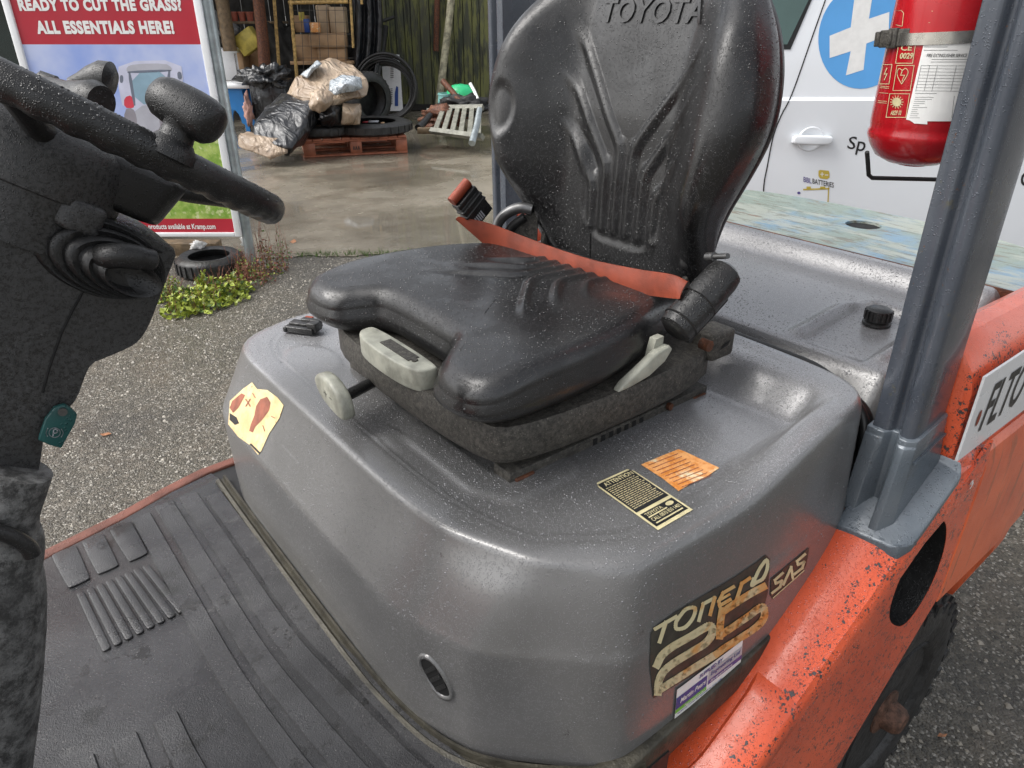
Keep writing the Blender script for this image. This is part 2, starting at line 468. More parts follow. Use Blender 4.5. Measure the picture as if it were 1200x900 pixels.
M['blk2'] = simple('matt_black', (.012, .012, .012), .6, var=.4, vs=10)
M['tyre'] = simple('tyre_rubber', (.022, .022, .022), .48, var=.5, vs=18, bump=.004, bs=60)
M['dark'] = simple('dark_void', (.004, .004, .004), .8, var=.2)
M['seal'] = simple('black_rubber_seal', (.010, .010, .010), .4, var=.4, vs=30)
M['sill'] = simple('red_brown_sill', (.17, .065, .045), .5, var=.4, vs=12, bump=.001, bs=100, drops=300)
M['strip'] = simple('olive_metal_strip', (.055, .050, .037), .45, .3, var=.4, vs=30, bump=.0015, bs=200)
M['bolt'] = simple('dull_steel', (.16, .16, .16), .4, .8, var=.3, vs=40)
M['steel'] = simple('stainless_band', (.55, .53, .48), .28, .9, var=.3, vs=25)
M['galv'] = simple('galvanised_steel', (.33, .37, .38), .38, .6, var=.25, vs=12, bump=.001, bs=60)
M['white'] = simple('white_paint', (.74, .75, .76), .3, var=.05, vs=4, coat=.4)
M['van'] = simple('white_van_paint', (.74, .77, .80), .22, var=.03, vs=2, coat=.6)
M['plate'] = simple('white_plate', (.72, .72, .72), .3, var=.06, vs=6)
M['glass'] = simple('dark_green_glass', (.05, .10, .09), .08, var=.2, vs=2, coat=.5)
M['winglass'] = simple('dark_window_glass', (.010, .018, .016), .08, var=.3, vs=2, coat=.5)
M['red'] = simple('red_cylinder_paint', (.42, .008, .014), .28, var=.15, vs=10, coat=.5)
M['print_white'] = simple('print_white', (.78, .78, .76), .4, var=.06, vs=30)
M['print_cream'] = simple('label_cream', (.62, .55, .32), .4, var=.2, vs=35)
M['print_dark'] = simple('label_dark', (.040, .039, .030), .45, var=.4, vs=40)
M['print_black'] = simple('print_black', (.015, .015, .016), .4, var=.2, vs=30)
M['print_blue'] = simple('print_blue', (.10, .35, .72), .35, var=.05, vs=6)
M['print_navy'] = simple('print_navy', (.02, .06, .24), .4, var=.1, vs=20)
M['print_violet'] = simple('print_violet', (.10, .08, .26), .4, var=.1, vs=20)
M['print_green'] = simple('print_green', (.13, .48, .06), .4, var=.1, vs=20)
M['print_grey'] = simple('print_grey', (.42, .43, .46), .4, var=.1, vs=20)
M['print_ochre'] = simple('print_ochre', (.50, .38, .06), .4, var=.1, vs=20)
M['print_red'] = simple('poster_red', (.42, .018, .035), .35, var=.06, vs=4)
M['print_brown'] = simple('print_brown', (.30, .10, .06), .5, var=.3, vs=40)
def mk_peeled(name, a, b, c3, sc=60):
    t = NT(name)
    c = t.mix(t.ramp(t.noise(sc, 7, .72), .38, .60), a, b)
    c = t.mix(t.ramp(t.noise(sc * .45, 4, .6), .54, .66), c, c3)
    c = t.mix(t.ramp(t.noise(sc * 3, 4, .6), .66, .70, 0, .7), c, (.14, .06, .03))
    t.addbump(t.noise(sc * 2, 5), .0005)
    return t.done(c, .4, 0, .5, .2)
M['rustlabel'] = mk_peeled('weathered_orange_label', (.62, .22, .04), (.78, .38, .14), (.75, .68, .45), 70)
M['manila'] = mk_peeled('torn_manila_label', (.66, .46, .22), (.74, .60, .32), (.72, .66, .40), 30)
M['agedcream'] = mk_peeled('aged_cream_print', (.62, .56, .34), (.60, .52, .30), (.58, .30, .08), 28)
M['creamorange'] = mk_peeled('rust_stained_print', (.60, .26, .06), (.62, .40, .16), (.60, .52, .30), 45)
M['wood'] = simple('weathered_timber', (.16, .11, .06), .65, var=.4, vs=14, bump=.004, bs=60)
M['birch'] = simple('pale_bark', (.30, .28, .19), .7, var=.5, vs=14, bump=.005, bs=30)
M['palletw'] = simple('red_pallet_timber', (.34, .115, .060), .55, var=.35, vs=9, bump=.003, bs=60)
M['card'] = simple('cardboard', (.36, .225, .12), .75, var=.25, vs=4, bump=.003, bs=12)
M['card2'] = simple('pale_cardboard', (.46, .34, .22), .75, var=.2, vs=4)
M['yellowcard'] = simple('yellow_printed_card', (.50, .40, .08), .6, var=.3, vs=10)
M['yellowbar'] = simple('rusty_yellow_bar', (.42, .27, .09), .6, var=.5, vs=25)
M['blue'] = simple('blue_plastic', (.02, .17, .45), .35, var=.1, vs=6)
M['green'] = simple('green_plastic', (.03, .50, .20), .35, var=.15, vs=6)
M['teal'] = simple('teal_plastic', (.20, .42, .40), .4, var=.15, vs=6)
M['slat'] = simple('pale_painted_slat', (.20, .20, .165), .6, var=.35, vs=10)
M['tan'] = simple('terracotta', (.28, .07, .04), .6, var=.2, vs=6)
M['greybag'] = mk_wrap('grey_bag', (.13, .13, .13), (.24, .24, .24), .5, 9)
M['tag_green'] = simple('dark_teal_tag', (.012, .075, .072), .4, var=.25, vs=25, drops=300)
M['hubrust'] = mk_rust('rusty_hub', (.055, .028, .018), (.15, .075, .05), 60)
M['darkshed'] = simple('dark_shed_board', (.020, .018, .015), .8, var=.5, vs=3, bump=.01, bs=8)
M['roofm'] = simple('added_roof_sheet', (.10, .10, .10), .7, var=.2, vs=2)
M['purple'] = simple('purple_grey_paint', (.10, .075, .10), .4, var=.4, vs=10)
M['leaf'] = simple('yellow_green_leaf', (.30, .36, .045), .5, var=.4, vs=25)
M['leafdark'] = simple('green_leaf', (.09, .16, .03), .5, var=.4, vs=25)
M['leafred'] = simple('reddish_stem_leaf', (.20, .075, .045), .6, var=.4, vs=25)
M['stone'] = simple('pale_stone', (.22, .20, .165), .5, var=.5, vs=9)
M['leafdead'] = simple('fallen_brown_leaf', (.34, .15, .07), .6, var=.3, vs=30)
def mk_boot():
    t = NT('dusty_rubber_boot')
    c = t.mix(t.ramp(t.noise(45, 9, .78), .38, .62), (.035, .035, .034), (.21, .21, .205))
    c = t.mix(t.ramp(t.noise(7, 4), .5, .75, 0, .6), c, (.03, .03, .03))
    t.addbump(t.noise(45, 9, .78), .002); droplets(t, 500, .0005)
    return t.done(c, .5, 0, .5)
M['bootm'] = mk_boot()
# ---------------------------------------------------------------- flat print
TXT = {}
def textgeo(body, bold=0.0, shear=0.0, spacing=1.0):
    k = (body, bold, shear, spacing)
    if k in TXT: return TXT[k]
    cu = bpy.data.curves.new('txt', 'FONT'); cu.body = body; cu.size = 1; cu.offset = bold; cu.shear = shear; cu.space_character = spacing
    cu.resolution_u = 3
    ob = bpy.data.objects.new('txt', cu); link(ob)
    dg = bpy.context.evaluated_depsgraph_get(); dg.update()
    me = bpy.data.meshes.new_from_object(ob.evaluated_get(dg))
    V = np.array([v.co[:2] for v in me.vertices]).reshape(-1, 2); F = [list(p.vertices) for p in me.polygons]
    bpy.data.objects.remove(ob); bpy.data.curves.remove(cu); bpy.data.meshes.remove(me)
    if len(V):
        lo = V.min(0); hi = V.max(0); V = (V - lo) / (hi - lo)      # unit box
    TXT[k] = (V, F); return V, F
def text(mb, body, mp, x0, x1, y0, y1, bold=.02, shear=0, spacing=1, off=.0):
    """lettering fitted to the box x0..x1, y0..y1 of the surface map mp(u, v, offset)"""
    V, F = textgeo(body, bold, shear, spacing)
    mb.add([mp(x0 + (x1 - x0) * a, y0 + (y1 - y0) * b, off) for a, b in V], F)
def flat(mb, poly, mp, off=0): mb.add([mp(a, b, off) for a, b in poly], [list(range(len(poly)))])
def rect(x0, x1, y0, y1): return [(x0, y0), (x1, y0), (x1, y1), (x0, y1)]
def stroke(mb, pts, w, mp, off=0, closed=False):
    P = [np.array(p, float) for p in pts]
    n = len(P)
    for i in range(n if closed else n - 1):
        a, b = P[i], P[(i + 1) % n]; t = (b - a) / (np.linalg.norm(b - a) + 1e-9); q = np.array([-t[1], t[0]]) * w / 2; e = t * w / 2
        flat(mb, [a - q - e, b - q + e, b + q + e, a + q - e], mp, off)
def ngon(cx, cy, rx, ry=None, n=28, a0=0):
    ry = ry or rx
    return [(cx + rx * math.cos(a0 + 2 * math.pi * i / n), cy + ry * math.sin(a0 + 2 * math.pi * i / n)) for i in range(n)]
def pmap(o, ex, ey, en):
    o = np.array(o, float); ex = np.array(ex, float); ey = np.array(ey, float); en = np.array(en, float)
    return lambda a, b, c=0: tuple(o + ex * a + ey * b + en * c)

# ---------------------------------------------------------------- rain drops standing on wet things (real little domes)
_t = NT('rain_drop'); M['drop'] = _t.done((.17, .17, .175), .12, 0, .6, .6, .06)
_t = NT('rain_drop_on_black'); M['dropb'] = _t.done((.02, .02, .021), .10, 0, .6, .6, .06)
_t = NT('rain_drop_on_orange'); M['dropo'] = _t.done((.62, .10, .05), .04, 0, .8, 1.0, .02)
def drops(obj, n, rmin, rmax, mat, up=.15, patch=5.0, seed=1, box=None):
    me = obj.data; me.calc_loop_triangles()
    V = np.empty(len(me.vertices) * 3); me.vertices.foreach_get('co', V); V = V.reshape(-1, 3)
    tri = np.empty(len(me.loop_triangles) * 3, dtype=np.int32); me.loop_triangles.foreach_get('vertices', tri); tri = tri.reshape(-1, 3)
    A, B, C_ = V[tri[:, 0]], V[tri[:, 1]], V[tri[:, 2]]
    nn_ = np.cross(B - A, C_ - A); ar = np.linalg.norm(nn_, axis=1) + 1e-12; nn_ = nn_ / ar[:, None]
    w = ar * np.clip(nn_[:, 2] + up, 0, 1)
    if box is not None:
        cc = (A + B + C_) / 3; w = w * ((cc[:, 0] > box[0]) & (cc[:, 0] < box[1]) & (cc[:, 1] > box[2]) & (cc[:, 1] < box[3]))
    r_ = np.random.default_rng(seed); m = int(n * 1.6)
    k = r_.choice(len(w), m, p=w / w.sum()); a = r_.random(m); b = r_.random(m); f = a + b > 1; a[f] = 1 - a[f]; b[f] = 1 - b[f]
    P = A[k] + (B[k] - A[k]) * a[:, None] + (C_[k] - A[k]) * b[:, None]; N = nn_[k]
    ph = np.sin(P[:, 0] * patch * 7 + 1.3 * seed) + np.sin(P[:, 1] * patch * 5.3 + seed) + np.sin((P[:, 0] - P[:, 1] * 1.7) * patch * 3.1)
    keep = r_.random(m) < .45 + .22 * ph; P, N = P[keep][:n], N[keep][:n]; m = len(P)
    R = rmin + (rmax - rmin) * r_.random(m) ** 3.0
    t_ = np.cross(N, [0.31, .2, .93]); t_ /= np.linalg.norm(t_, axis=1)[:, None] + 1e-9; b_ = np.cross(N, t_)
    el = 1 + .25 * r_.random(m); rings_ = []
    for rr, hh in ((1.0, -.05), (.72, .34)):
        for j in range(6):
            an = math.pi * 2 * j / 6 + (.5 if rr < 1 else 0)
            rings_.append(P + t_ * (R * rr * el * math.cos(an))[:, None] + b_ * (R * rr * math.sin(an))[:, None] + N * (R * hh)[:, None])
    rings_.append(P + N * (R * .48)[:, None])
    VV = np.stack(rings_, 1).reshape(-1, 3)
    base = [(j, (j + 1) % 6, 6 + j) for j in range(6)] + [((j + 1) % 6, 6 + (j + 1) % 6, 6 + j) for j in range(6)] + [(6 + j, 6 + (j + 1) % 6, 12) for j in range(6)]
    FF = (np.array(base)[None] + (np.arange(m) * 13)[:, None, None]).reshape(-1, 3).astype(np.int32)
    d = bpy.data.meshes.new('rain_drops'); d.vertices.add(len(VV)); d.vertices.foreach_set('co', VV.ravel()); d.loops.add(FF.size); d.loops.foreach_set('vertex_index', FF.ravel())
    d.polygons.add(len(FF)); d.polygons.foreach_set('loop_start', np.arange(0, FF.size, 3, dtype=np.int32)); d.polygons.foreach_set('loop_total', np.full(len(FF), 3, dtype=np.int32))
    d.update(calc_edges=True); d.polygons.foreach_set('use_smooth', [True] * len(FF)); d.materials.append(mat)
    o = bpy.data.objects.new('rain_drops', d); link(o); o['kind'] = 'stuff'
    if obj.parent is not None and obj.parent.parent is None: o.parent = obj
    else: o.parent = obj.parent
    return o
# ================================================================ FORKLIFT
T = thing('forklift', (0.7, 0.88, 0), 'orange and grey forklift truck with worn black driver seat, seen from beside its cab', 'forklift')
# ---- hood -----------------------------------------------------------------
YC = 0.875
def ring(pts): return chaikin(pts, 3)
def mirror(n): return [(x, 2 * YC - y) for x, y in n[::-1]]
def lv(front, c1, c2, side, rear, rc, far):
    # near half from front centre round to rear centre, then the far half
    near = [(front, YC), (front, .70), (front + .008, .60), (c1[0] - .004, c1[1] + .022), (c1[0] + .011, c1[1] - .013), (c1[0] * .5 + c2[0] * .5, c1[1] * .5 + c2[1] * .5), (c2[0] - .014, c2[1] + .012), (c2[0] + .022, c2[1] - .001), (.72, side), (.90, side), (rear - .03, side + .02), (rear, side + .10), (rear, YC)]
    farh = [(rear, 2 * YC - side - .10), (rear - .03, 2 * YC - side - .02), (.90, far), (.72, far), (.52, far), (front + .12, far - .005), (front + .03, far - .04), (front, far - .12), (front, 1.12)]
    return np.array(near + farh)
L = [(lv(.301, (.335, .520), (.475, .378), .370, 1.025, 0, 1.375), .735),
     (lv(.299, (.334, .518), (.475, .378), .372, 1.025, 0, 1.377), .82),
     (lv(.297, (.333, .516), (.475, .379), .374, 1.025, 0, 1.377), .915),
     (lv(.299, (.334, .515), (.476, .380), .376, 1.025, 0, 1.376), .928),
     (lv(.3045, (.340, .513), (.479, .382), .378, 1.025, 0, 1.374), .938),
     (lv(.334, (.368, .500), (.487, .388), .383, 1.024, 0, 1.368), 1.000),
     (lv(.3475, (.392, .494), (.494, .394), .386, 1.023, 0, 1.364), 1.032),
     (lv(.3515, (.400, .491), (.498, .399), .391, 1.020, 0, 1.358), 1.0440),
     (lv(.356, (.403, .494), (.503, .405), .400, 1.014, 0, 1.349), 1.0485),
     (lv(.366, (.408, .499), (.510, .413), .410, 1.008, 0, 1.340), 1.0500),
     (lv(.385, (.416, .505), (.515, .424), .421, 1.000, 0, 1.330), 1.0505)]
rings = [chaikin(p, 3) for p, z in L]; zs = [z for p, z in L]
def hrise(X, Y):
    a = smooth((X - .885) / .075)
    b = smooth((.47 - Y) / .05) * smooth((X - .66) / .24)
    c = smooth((Y - (2 * YC - .47)) / .05) * smooth((X - .66) / .24)
    r = 1 - (1 - a) * (1 - b) * (1 - c)
    return .052 * r
def hbump(X, Y):
    d = polydist(X, Y, [(.56, .60), (.475, .60), (.455, .64), (.455, .80)])
    pad = .0035 * smooth((.030 - d) / .012)
    c = .004 * smooth((.024 - np.hypot(X - .417, Y - .82)) / .01)
    far = .003 * smooth((.05 - np.hypot((X - .44) * 1.0, (Y - 1.13) * .6)) / .012)
    sl = .007 * smooth((X - .35) / .5)
    return pad + c + far + sl - .001
nt = len(rings[0])
prof = np.array([[*r.T] for r in rings])                 # level, 2, nt
stack = [np.array([rings[i][:, 0], rings[i][:, 1], np.full(nt, zs[i])]).T for i in range(len(rings))]
P = np.array(stack)                                      # level, nt, 3
def chl(P, it):
    for _ in range(it):
        A, B = P[:-1], P[1:]
        N = np.empty((2 * len(A),) + P.shape[1:]); N[0::2] = .75 * A + .25 * B; N[1::2] = .25 * A + .75 * B
        P = np.concatenate([P[:1], N, P[-1:]])
    return P
P = chl(P, 2)
rr = hrise(P[..., 0], P[..., 1]) * smooth((P[..., 2] - .90) / .13)
P[..., 2] += rr + (hbump(P[..., 0], P[..., 1])) * smooth((P[..., 2] - .96) / .07)
top = L[-1][0]; top = chaikin(top, 3)
cen = np.array([.68, YC])
inner = []
fr_ = [.985, .975, .965, .957, .949, .940, .93] + list(np.linspace(.92, .02, 66))
for f in fr_:
    q = cen + (top - cen) * f
    z = 1.0505 + hrise(q[:, 0], q[:, 1]) + hbump(q[:, 0], q[:, 1])
    dd = (1 - f) * .33
    z -= .0018 * smooth((dd - .006) / .006)
    z += .0012 * math.exp(-((dd - .014) / .004) ** 2)
    inner.append(np.array([q[:, 0], q[:, 1], z]).T)
P = np.concatenate([P, np.array(inner)])
nl = len(P)
V = P.reshape(-1, 3)
F = [(i * nt + k, i * nt + (k + 1) % nt, (i + 1) * nt + (k + 1) % nt, (i + 1) * nt + k) for i in range(nl - 1) for k in range(nt)]
F.append([(nl - 1) * nt + k for k in range(nt)])
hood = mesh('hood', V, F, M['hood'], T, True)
hoodbvh = BVHTree.FromPolygons([Vector(v) for v in V], F)
def onhood(u, v, off=.0012):
    """point of the hood surface seen at a place of the photograph"""
    d = Vector(ray(u, v)).normalized()
    h = hoodbvh.ray_cast(Vector(CO), d)
    if h[0] is None:
        h2 = hoodbvh.find_nearest(Vector(CO) + d * 1.05); p, n = h2[0], h2[1]
    else: p, n = h[0], h[1]
    if n.dot(d) > 0: n = -n
    return tuple(p + n * off)
def densify(mb, cell):
    """cut big label faces so that they follow the curved surface"""
    bm = bmesh.new()
    for v in mb.V: bm.verts.new(v)
    bm.verts.ensure_lookup_table()
    for f in mb.F:
        try: bm.faces.new([bm.verts[i] for i in f])
        except ValueError: pass
    bmesh.ops.triangulate(bm, faces=bm.faces)
    for _ in range(4):
        es = [e for e in bm.edges if e.calc_length() > cell]
        if not es: break
        bmesh.ops.subdivide_edges(bm, edges=es, cuts=1)
        bmesh.ops.triangulate(bm, faces=bm.faces)
    bm.verts.index_update()
    V = [tuple(v.co) for v in bm.verts]; Fc = [[v.index for v in f.verts] for f in bm.faces]; bm.free()
    return V, Fc
def decal(name, mb, mat, parent, off, cell=6):
    V, Fc = densify(mb, cell)
    return mesh(name, [onhood(a, b, off) for a, b, *_ in V], Fc, mat, parent, True)
id2 = lambda a, b, c=0: (a, b, 0)
def quadmap(TL, TR, BR, BL):                              # u to the right, v upwards inside a label
    TL, TR, BR, BL = [np.array(p, float) for p in (TL, TR, BR, BL)]
    def f(u, v, c=0):
        p = (1 - u) * (1 - v) * BL + u * (1 - v) * BR + u * v * TR + (1 - u) * v * TL
        return (p[0], p[1], 0)
    return f
# model label: dark ground, cream letters
mb = MB(); flat(mb, [(768, 733), (792, 716), (860, 676), (884, 660), (897, 650), (902, 655), (899, 694), (894, 716), (880, 738), (868, 748), (840, 774), (800, 797), (765, 818), (761, 780), (762, 742)], id2)
lab = decal('model_label', mb, M['print_dark'], hood, .0010)
mb = MB(); mc = MB()
# TONERO
def poly(m, pts): flat(m, pts, id2)
def st(m, pts, w): stroke(m, pts, w, id2)
st(mb, [(767, 736), (791, 722)], 4.2); st(mb, [(779, 729), (772, 751)], 4.6)                      # T
st(mb, bez([(795, 722), (803, 713), (813, 712), (811, 723), (802, 734), (792, 736), (791, 729), (795, 722)], 4), 4.2)   # O
st(mb, [(818, 726), (823, 707), (836, 700), (831, 719)], 4.2)                                      # N
st(mc, [(836, 700), (831, 719)], 4.2)
st(mc, [(858, 687), (846, 694), (841, 704), (842, 709), (854, 702)], 4.0); st(mc, [(843, 702), (853, 696)], 3)   # E
st(mc, [(862, 701), (868, 683), (877, 677)], 4.2)                                                  # R
st(mb, bez([(882, 681), (889, 666), (897, 656), (898, 665), (893, 677), (885, 682), (880, 685), (882, 678)], 4), 4.0)   # O
# 25
def stb(m, pts, w): 
    c = bez(pts, 5); stroke(m, [tuple(p) for p in c], w, id2)
stb(mb, [(769, 778), (775, 767), (787, 757), (808, 745), (825, 735), (832, 734), (833, 742), (825, 753), (806, 765), (787, 777), (776, 787), (771, 798), (770, 810)], 8.8)
stb(mb, [(771, 808), (790, 796), (812, 782), (833, 769)], 8.8)
stb(mc, [(893, 687), (878, 695), (862, 705), (847, 715)], 8.6); stb(mc, [(845, 715), (843, 728), (842, 744)], 8.6)
stb(mc, [(845, 742), (860, 732), (876, 721), (887, 713), (893, 712), (894, 722), (886, 733), (866, 747), (850, 757), (839, 765)], 8.4)
decal('model_lettering', mb, M['agedcream'], hood, .0016)
decal('model_lettering', mc, M['creamorange'], hood, .0019)
mb = MB(); flat(mb, [(903, 678), (943, 645), (948, 641), (944, 662), (940, 670), (905, 702), (902, 697)], id2)
decal('small_label', mb, M['print_dark'], hood, .0010)
mb = MB()
st(mb, [(916, 671), (907, 679), (908, 683), (915, 680), (913, 687), (904, 694)], 3)
st(mb, [(917, 684), (926, 664), (928, 677)], 3)
st(mb, [(942, 649), (933, 657), (934, 661), (941, 658), (939, 665), (930, 672)], 3)
st(mb, [(905, 700), (941, 668)], 1.1)
decal('small_label_lettering', mb, M['print_cream'], hood, .0016, 9)
# dealer sticker
q = quadmap((792, 807), (869, 749), (866, 780), (789, 841))
mb = MB(); flat(mb, rect(0, 1, 0, 1), q); dealer = decal('dealer_sticker', mb, M['print_white'], hood, .0022)
mb = MB(); flat(mb, rect(0, .47, .30, .70), q); decal('sticker_panel', mb, M['print_navy'], hood, .0026)
mb = MB(); flat(mb, rect(.49, 1, .46, .78), q); decal('sticker_panel', mb, M['print_grey'], hood, .0026)
mb = MB(); flat(mb, rect(.49, 1, .30, .45), q); decal('sticker_panel', mb, M['print_violet'], hood, .0026)
mb = MB(); flat(mb, rect(0, .47, .17, .29), q); decal('sticker_panel', mb, M['print_green'], hood, .0026)
mb = MB(); text(mb, 'SUPPLIED BY', q, .34, .70, .80, .93, .03, .2); text(mb, 'Engineering Ltd', q, .52, .97, .54, .72, .01, .2); text(mb, 'www.martinpears.co.uk', q, .03, .72, .09, .16, .01)
decal('sticker_lettering', mb, M['print_navy'], hood, .0030, 12)
mb = MB(); text(mb, 'Martin Pears', q, .06, .45, .44, .60, .02, .3); text(mb, 'Agricultural', q, .12, .44, .19, .27, .01, .3); text(mb, 'Supplies', q, .52, .86, .33, .42, .01, .2)
decal('sticker_lettering', mb, M['print_white'], hood, .0030, 12)
# attention label
q = quadmap((696, 568), (738, 549), (812, 598), (771, 622))
qa = lambda u, v, c=0: q(v, 1 - u) if False else q(u, v)
mb = MB(); flat(mb, [(.0, .0), (1, 0), (1, .93), (.92, 1), (.08, 1), (0, .93)], q); decal('attention_label', mb, M['print_cream'], hood, .0010)
mb = MB(); flat(mb, rect(.04, .96, .36, .97), q); flat(mb, rect(.05, .95, .05, .31), q); decal('label_panel', mb, M['print_black'], hood, .0014)
mb = MB(); text(mb, 'ATTENTION', q, .14, .92, .885, .95, .02)
for i in range(15):
    y = .85 - i * .031; x = .08
    while x < .88:
        w = random.uniform(.04, .14); flat(mb, rect(x, min(.93, x + w), y, y + .010), q); x += w + .02
text(mb, 'TOYOTA', q, .12, .58, .235, .285, .01); text(mb, 'CALL 0870 850 1401', q, .12, .9, .13, .185, .01); flat(mb, rect(.12, .64, .20, .222), q); flat(mb, rect(.12, .88, .08, .10), q); flat(mb, ngon(.78, .25, .1, .035), q)
decal('label_lettering', mb, M['print_cream'], hood, .0018, 14)
mb = MB(); flat(mb, [(751, 545), (775, 535), (795, 527), (803, 530), (843, 549), (830, 558), (812, 566), (795, 576), (776, 561)], id2); decal('rusty_label', mb, M['rustlabel'], hood, .0010)
mb = MB()
for i in range(9):
    a = np.array((760, 546)) + i * np.array((4.9, 3.2)); stroke(mb, [a, a + np.array((34, -13.5))], .8, id2)
decal('label_lettering', mb, M['print_brown'], hood, .0014, 12)
# torn manila label with a club-shaped mark
mb = MB(); flat(mb, [(270, 470), (285, 456), (296, 448), (302, 456), (314, 457), (326, 466), (333, 475), (328, 490), (316, 508), (307, 528), (303, 533), (294, 522), (280, 512), (268, 497)], id2)
decal('torn_label', mb, M['manila'], hood, .0010)
mb = MB(); flat(mb, [(306, 468), (314, 465), (318, 472), (316, 481), (308, 492), (300, 500), (297, 507), (293, 505), (295, 497), (299, 487), (301, 476)], id2)
flat(mb, [(273, 470), (284, 461), (288, 463), (280, 478), (274, 484), (270, 478)], id2)
st(mb, [(289, 468), (294, 476)], 1.3); st(mb, [(294, 468), (289, 476)], 1.3); st(mb, [(297, 461), (300, 466)], 1); st(mb, [(319, 488), (323, 490)], 1); st(mb, [(309, 499), (311, 505)], 1)
decal('label_mark', mb, M['print_brown'], hood, .0015)
mb = MB(); flat(mb, [(270, 484), (278, 489), (281, 496), (276, 498), (270, 492)], id2); st(mb, [(295, 521), (304, 530)], 2.2)
decal('label_mark', mb, M['print_black'], hood, .0016)
# vent recess in the corner
def hoodp(u, v): return np.array(onhood(u, v, 0))
c0 = hoodp(511, 793); e1 = hoodp(527, 793) - hoodp(495, 793); e2 = hoodp(511, 765) - hoodp(511, 821)
fv = frame(c0, e1, e2)
nrm = np.cross(e1, e2); 
if nrm @ ray(511, 793) > 0: fv = frame(c0, -e1, e2)
wv, hv = .0155, .029
rp = chaikin([(-wv, -hv), (wv, -hv), (wv, hv), (-wv, hv)], 2); ro = rp * 1.22
n = len(rp); 
VV = [fv(a, b, -.004) for a, b in ro * 1.03] + [fv(a, b, .0035) for a, b in ro] + [fv(a, b, .0035) for a, b in rp * 1.04] + [fv(a, b, .001) for a, b in rp]
FF = [(i + k * n, (i + 1) % n + k * n, (i + 1) % n + (k + 1) * n, i + (k + 1) * n) for k in range(3) for i in range(n)]
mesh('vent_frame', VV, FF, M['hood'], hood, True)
VV = [fv(a, b, .0012) for a, b in rp]; mesh('vent_opening', VV, [list(range(n))], M['dark'], hood)
mb = MB()
for k in range(3):
    V_, F_ = boxv(-.012, .012, -.018 + .014 * k, -.012 + .014 * k, .0013, .0028, lambda a, b, c: fv(a, b + a * .3, c)); mb.add(V_, F_)
mb.build('vent_latch', M['blk'], hood)
# latch on the far corner of the hood
fl = frame((.482, 1.262, 1.052), (.55, -.8, 0), (.8, .55, 0), (0, 0, 1))
mb = MB()
for a in [(-.030, .030, -.018, -.008, .0, .012), (-.030, .032, -.004, .016, .001, .015), (-.012, .030, .010, .022, .003, .019), (-.034, -.026, -.02, .012, 0, .010), (.016, .036, -.014, .004, .004, .022)]:
    mb.add(*boxv(*a, fr=fl))
bevel(mb.build('hood_latch', M['blk'], T), .002)
mb = MB(); mb.add(*boxv(-.010, .006, .020, .030, .006, .018, fr=fl)); mb.build('latch_tab', M['beltO'], T)
# ---- floor ------------------------------------------------------------------
FZ = .735
far_edge = [(-.75, 1.24), (-.30, 1.262), (-.04, 1.295), (.10, 1.332), (.20, 1.368), (.28, 1.390), (.36, 1.395), (.36, 1.420), (.27, 1.416), (.19, 1.394), (.09, 1.357), (-.045, 1.322), (-.30, 1.288), (-.75, 1.265)]
bevel(mesh('floor_edge', *prism(far_edge, FZ - .05, FZ + .002, zfr(0, 0, 0)), M['sill'], T), .004)
flo = [(-.75, .36), (.55, .36), (.55, 1.39), (.30, 1.392), (.20, 1.371), (.10, 1.334), (-.04, 1.299), (-.30, 1.261), (-.75, 1.239)]
mesh('floor_plate', *prism(flo, FZ - .04, FZ - .004, zfr(0, 0, 0)), M['blk2'], T)
matp = [(-.75, .37), (.43, .37), (.335, .46), (.305, .54), (.288, .62), (.281, .80), (.281, 1.30), (.295, 1.34), (.285, 1.385), (.20, 1.366), (.10, 1.330), (-.04, 1.293), (-.30, 1.258), (-.75, 1.236)]
fmat = mesh('floor_mat', *prism(matp, FZ - .004, FZ + .002, zfr(0, 0, 0)), M['mat'], T); bevel(fmat, .0015)
def pad(poly, h=.0032, nm='tread_pad'):
    p = chaikin(poly, 2)
    o = mesh(nm, *prism([tuple(q) for q in p], FZ + .0015, FZ + .002 + h, zfr(0, 0, 0)), M['mat'], fmat); bevel(o, .0016, 2, 60); return o
def fl2(u, v): return atz(u, v, FZ)[:2]
def cq(x, y): return fl2(x * .4, 540 + y * .4)          # place read from the enlarged view of the mat
def qpad(cs, **k):
    P4 = [np.array(c) for c in cs]; out = []
    for i in range(4):
        a, b = P4[i], P4[(i + 1) % 4]; out += [a * .94 + b * .06, a * .06 + b * .94]
    return pad(out, **k)
qpad([cq(150, 282), cq(225, 250), cq(268, 350), cq(203, 380)])
qpad([cq(240, 244), cq(305, 216), cq(352, 312), cq(288, 340)])
qpad([cq(320, 208), cq(385, 180), cq(437, 276), cq(380, 303)])
A, B, C_, D = [np.array(cq(*p)) for p in ((222, 395), (440, 305), (553, 440), (300, 568))]
for k in range(8):
    a, b = (k + .08) / 8, (k + .86) / 8
    qpad([A + (B - A) * a, A + (B - A) * b, D + (C_ - D) * b, D + (C_ - D) * a], nm='tread_rib')
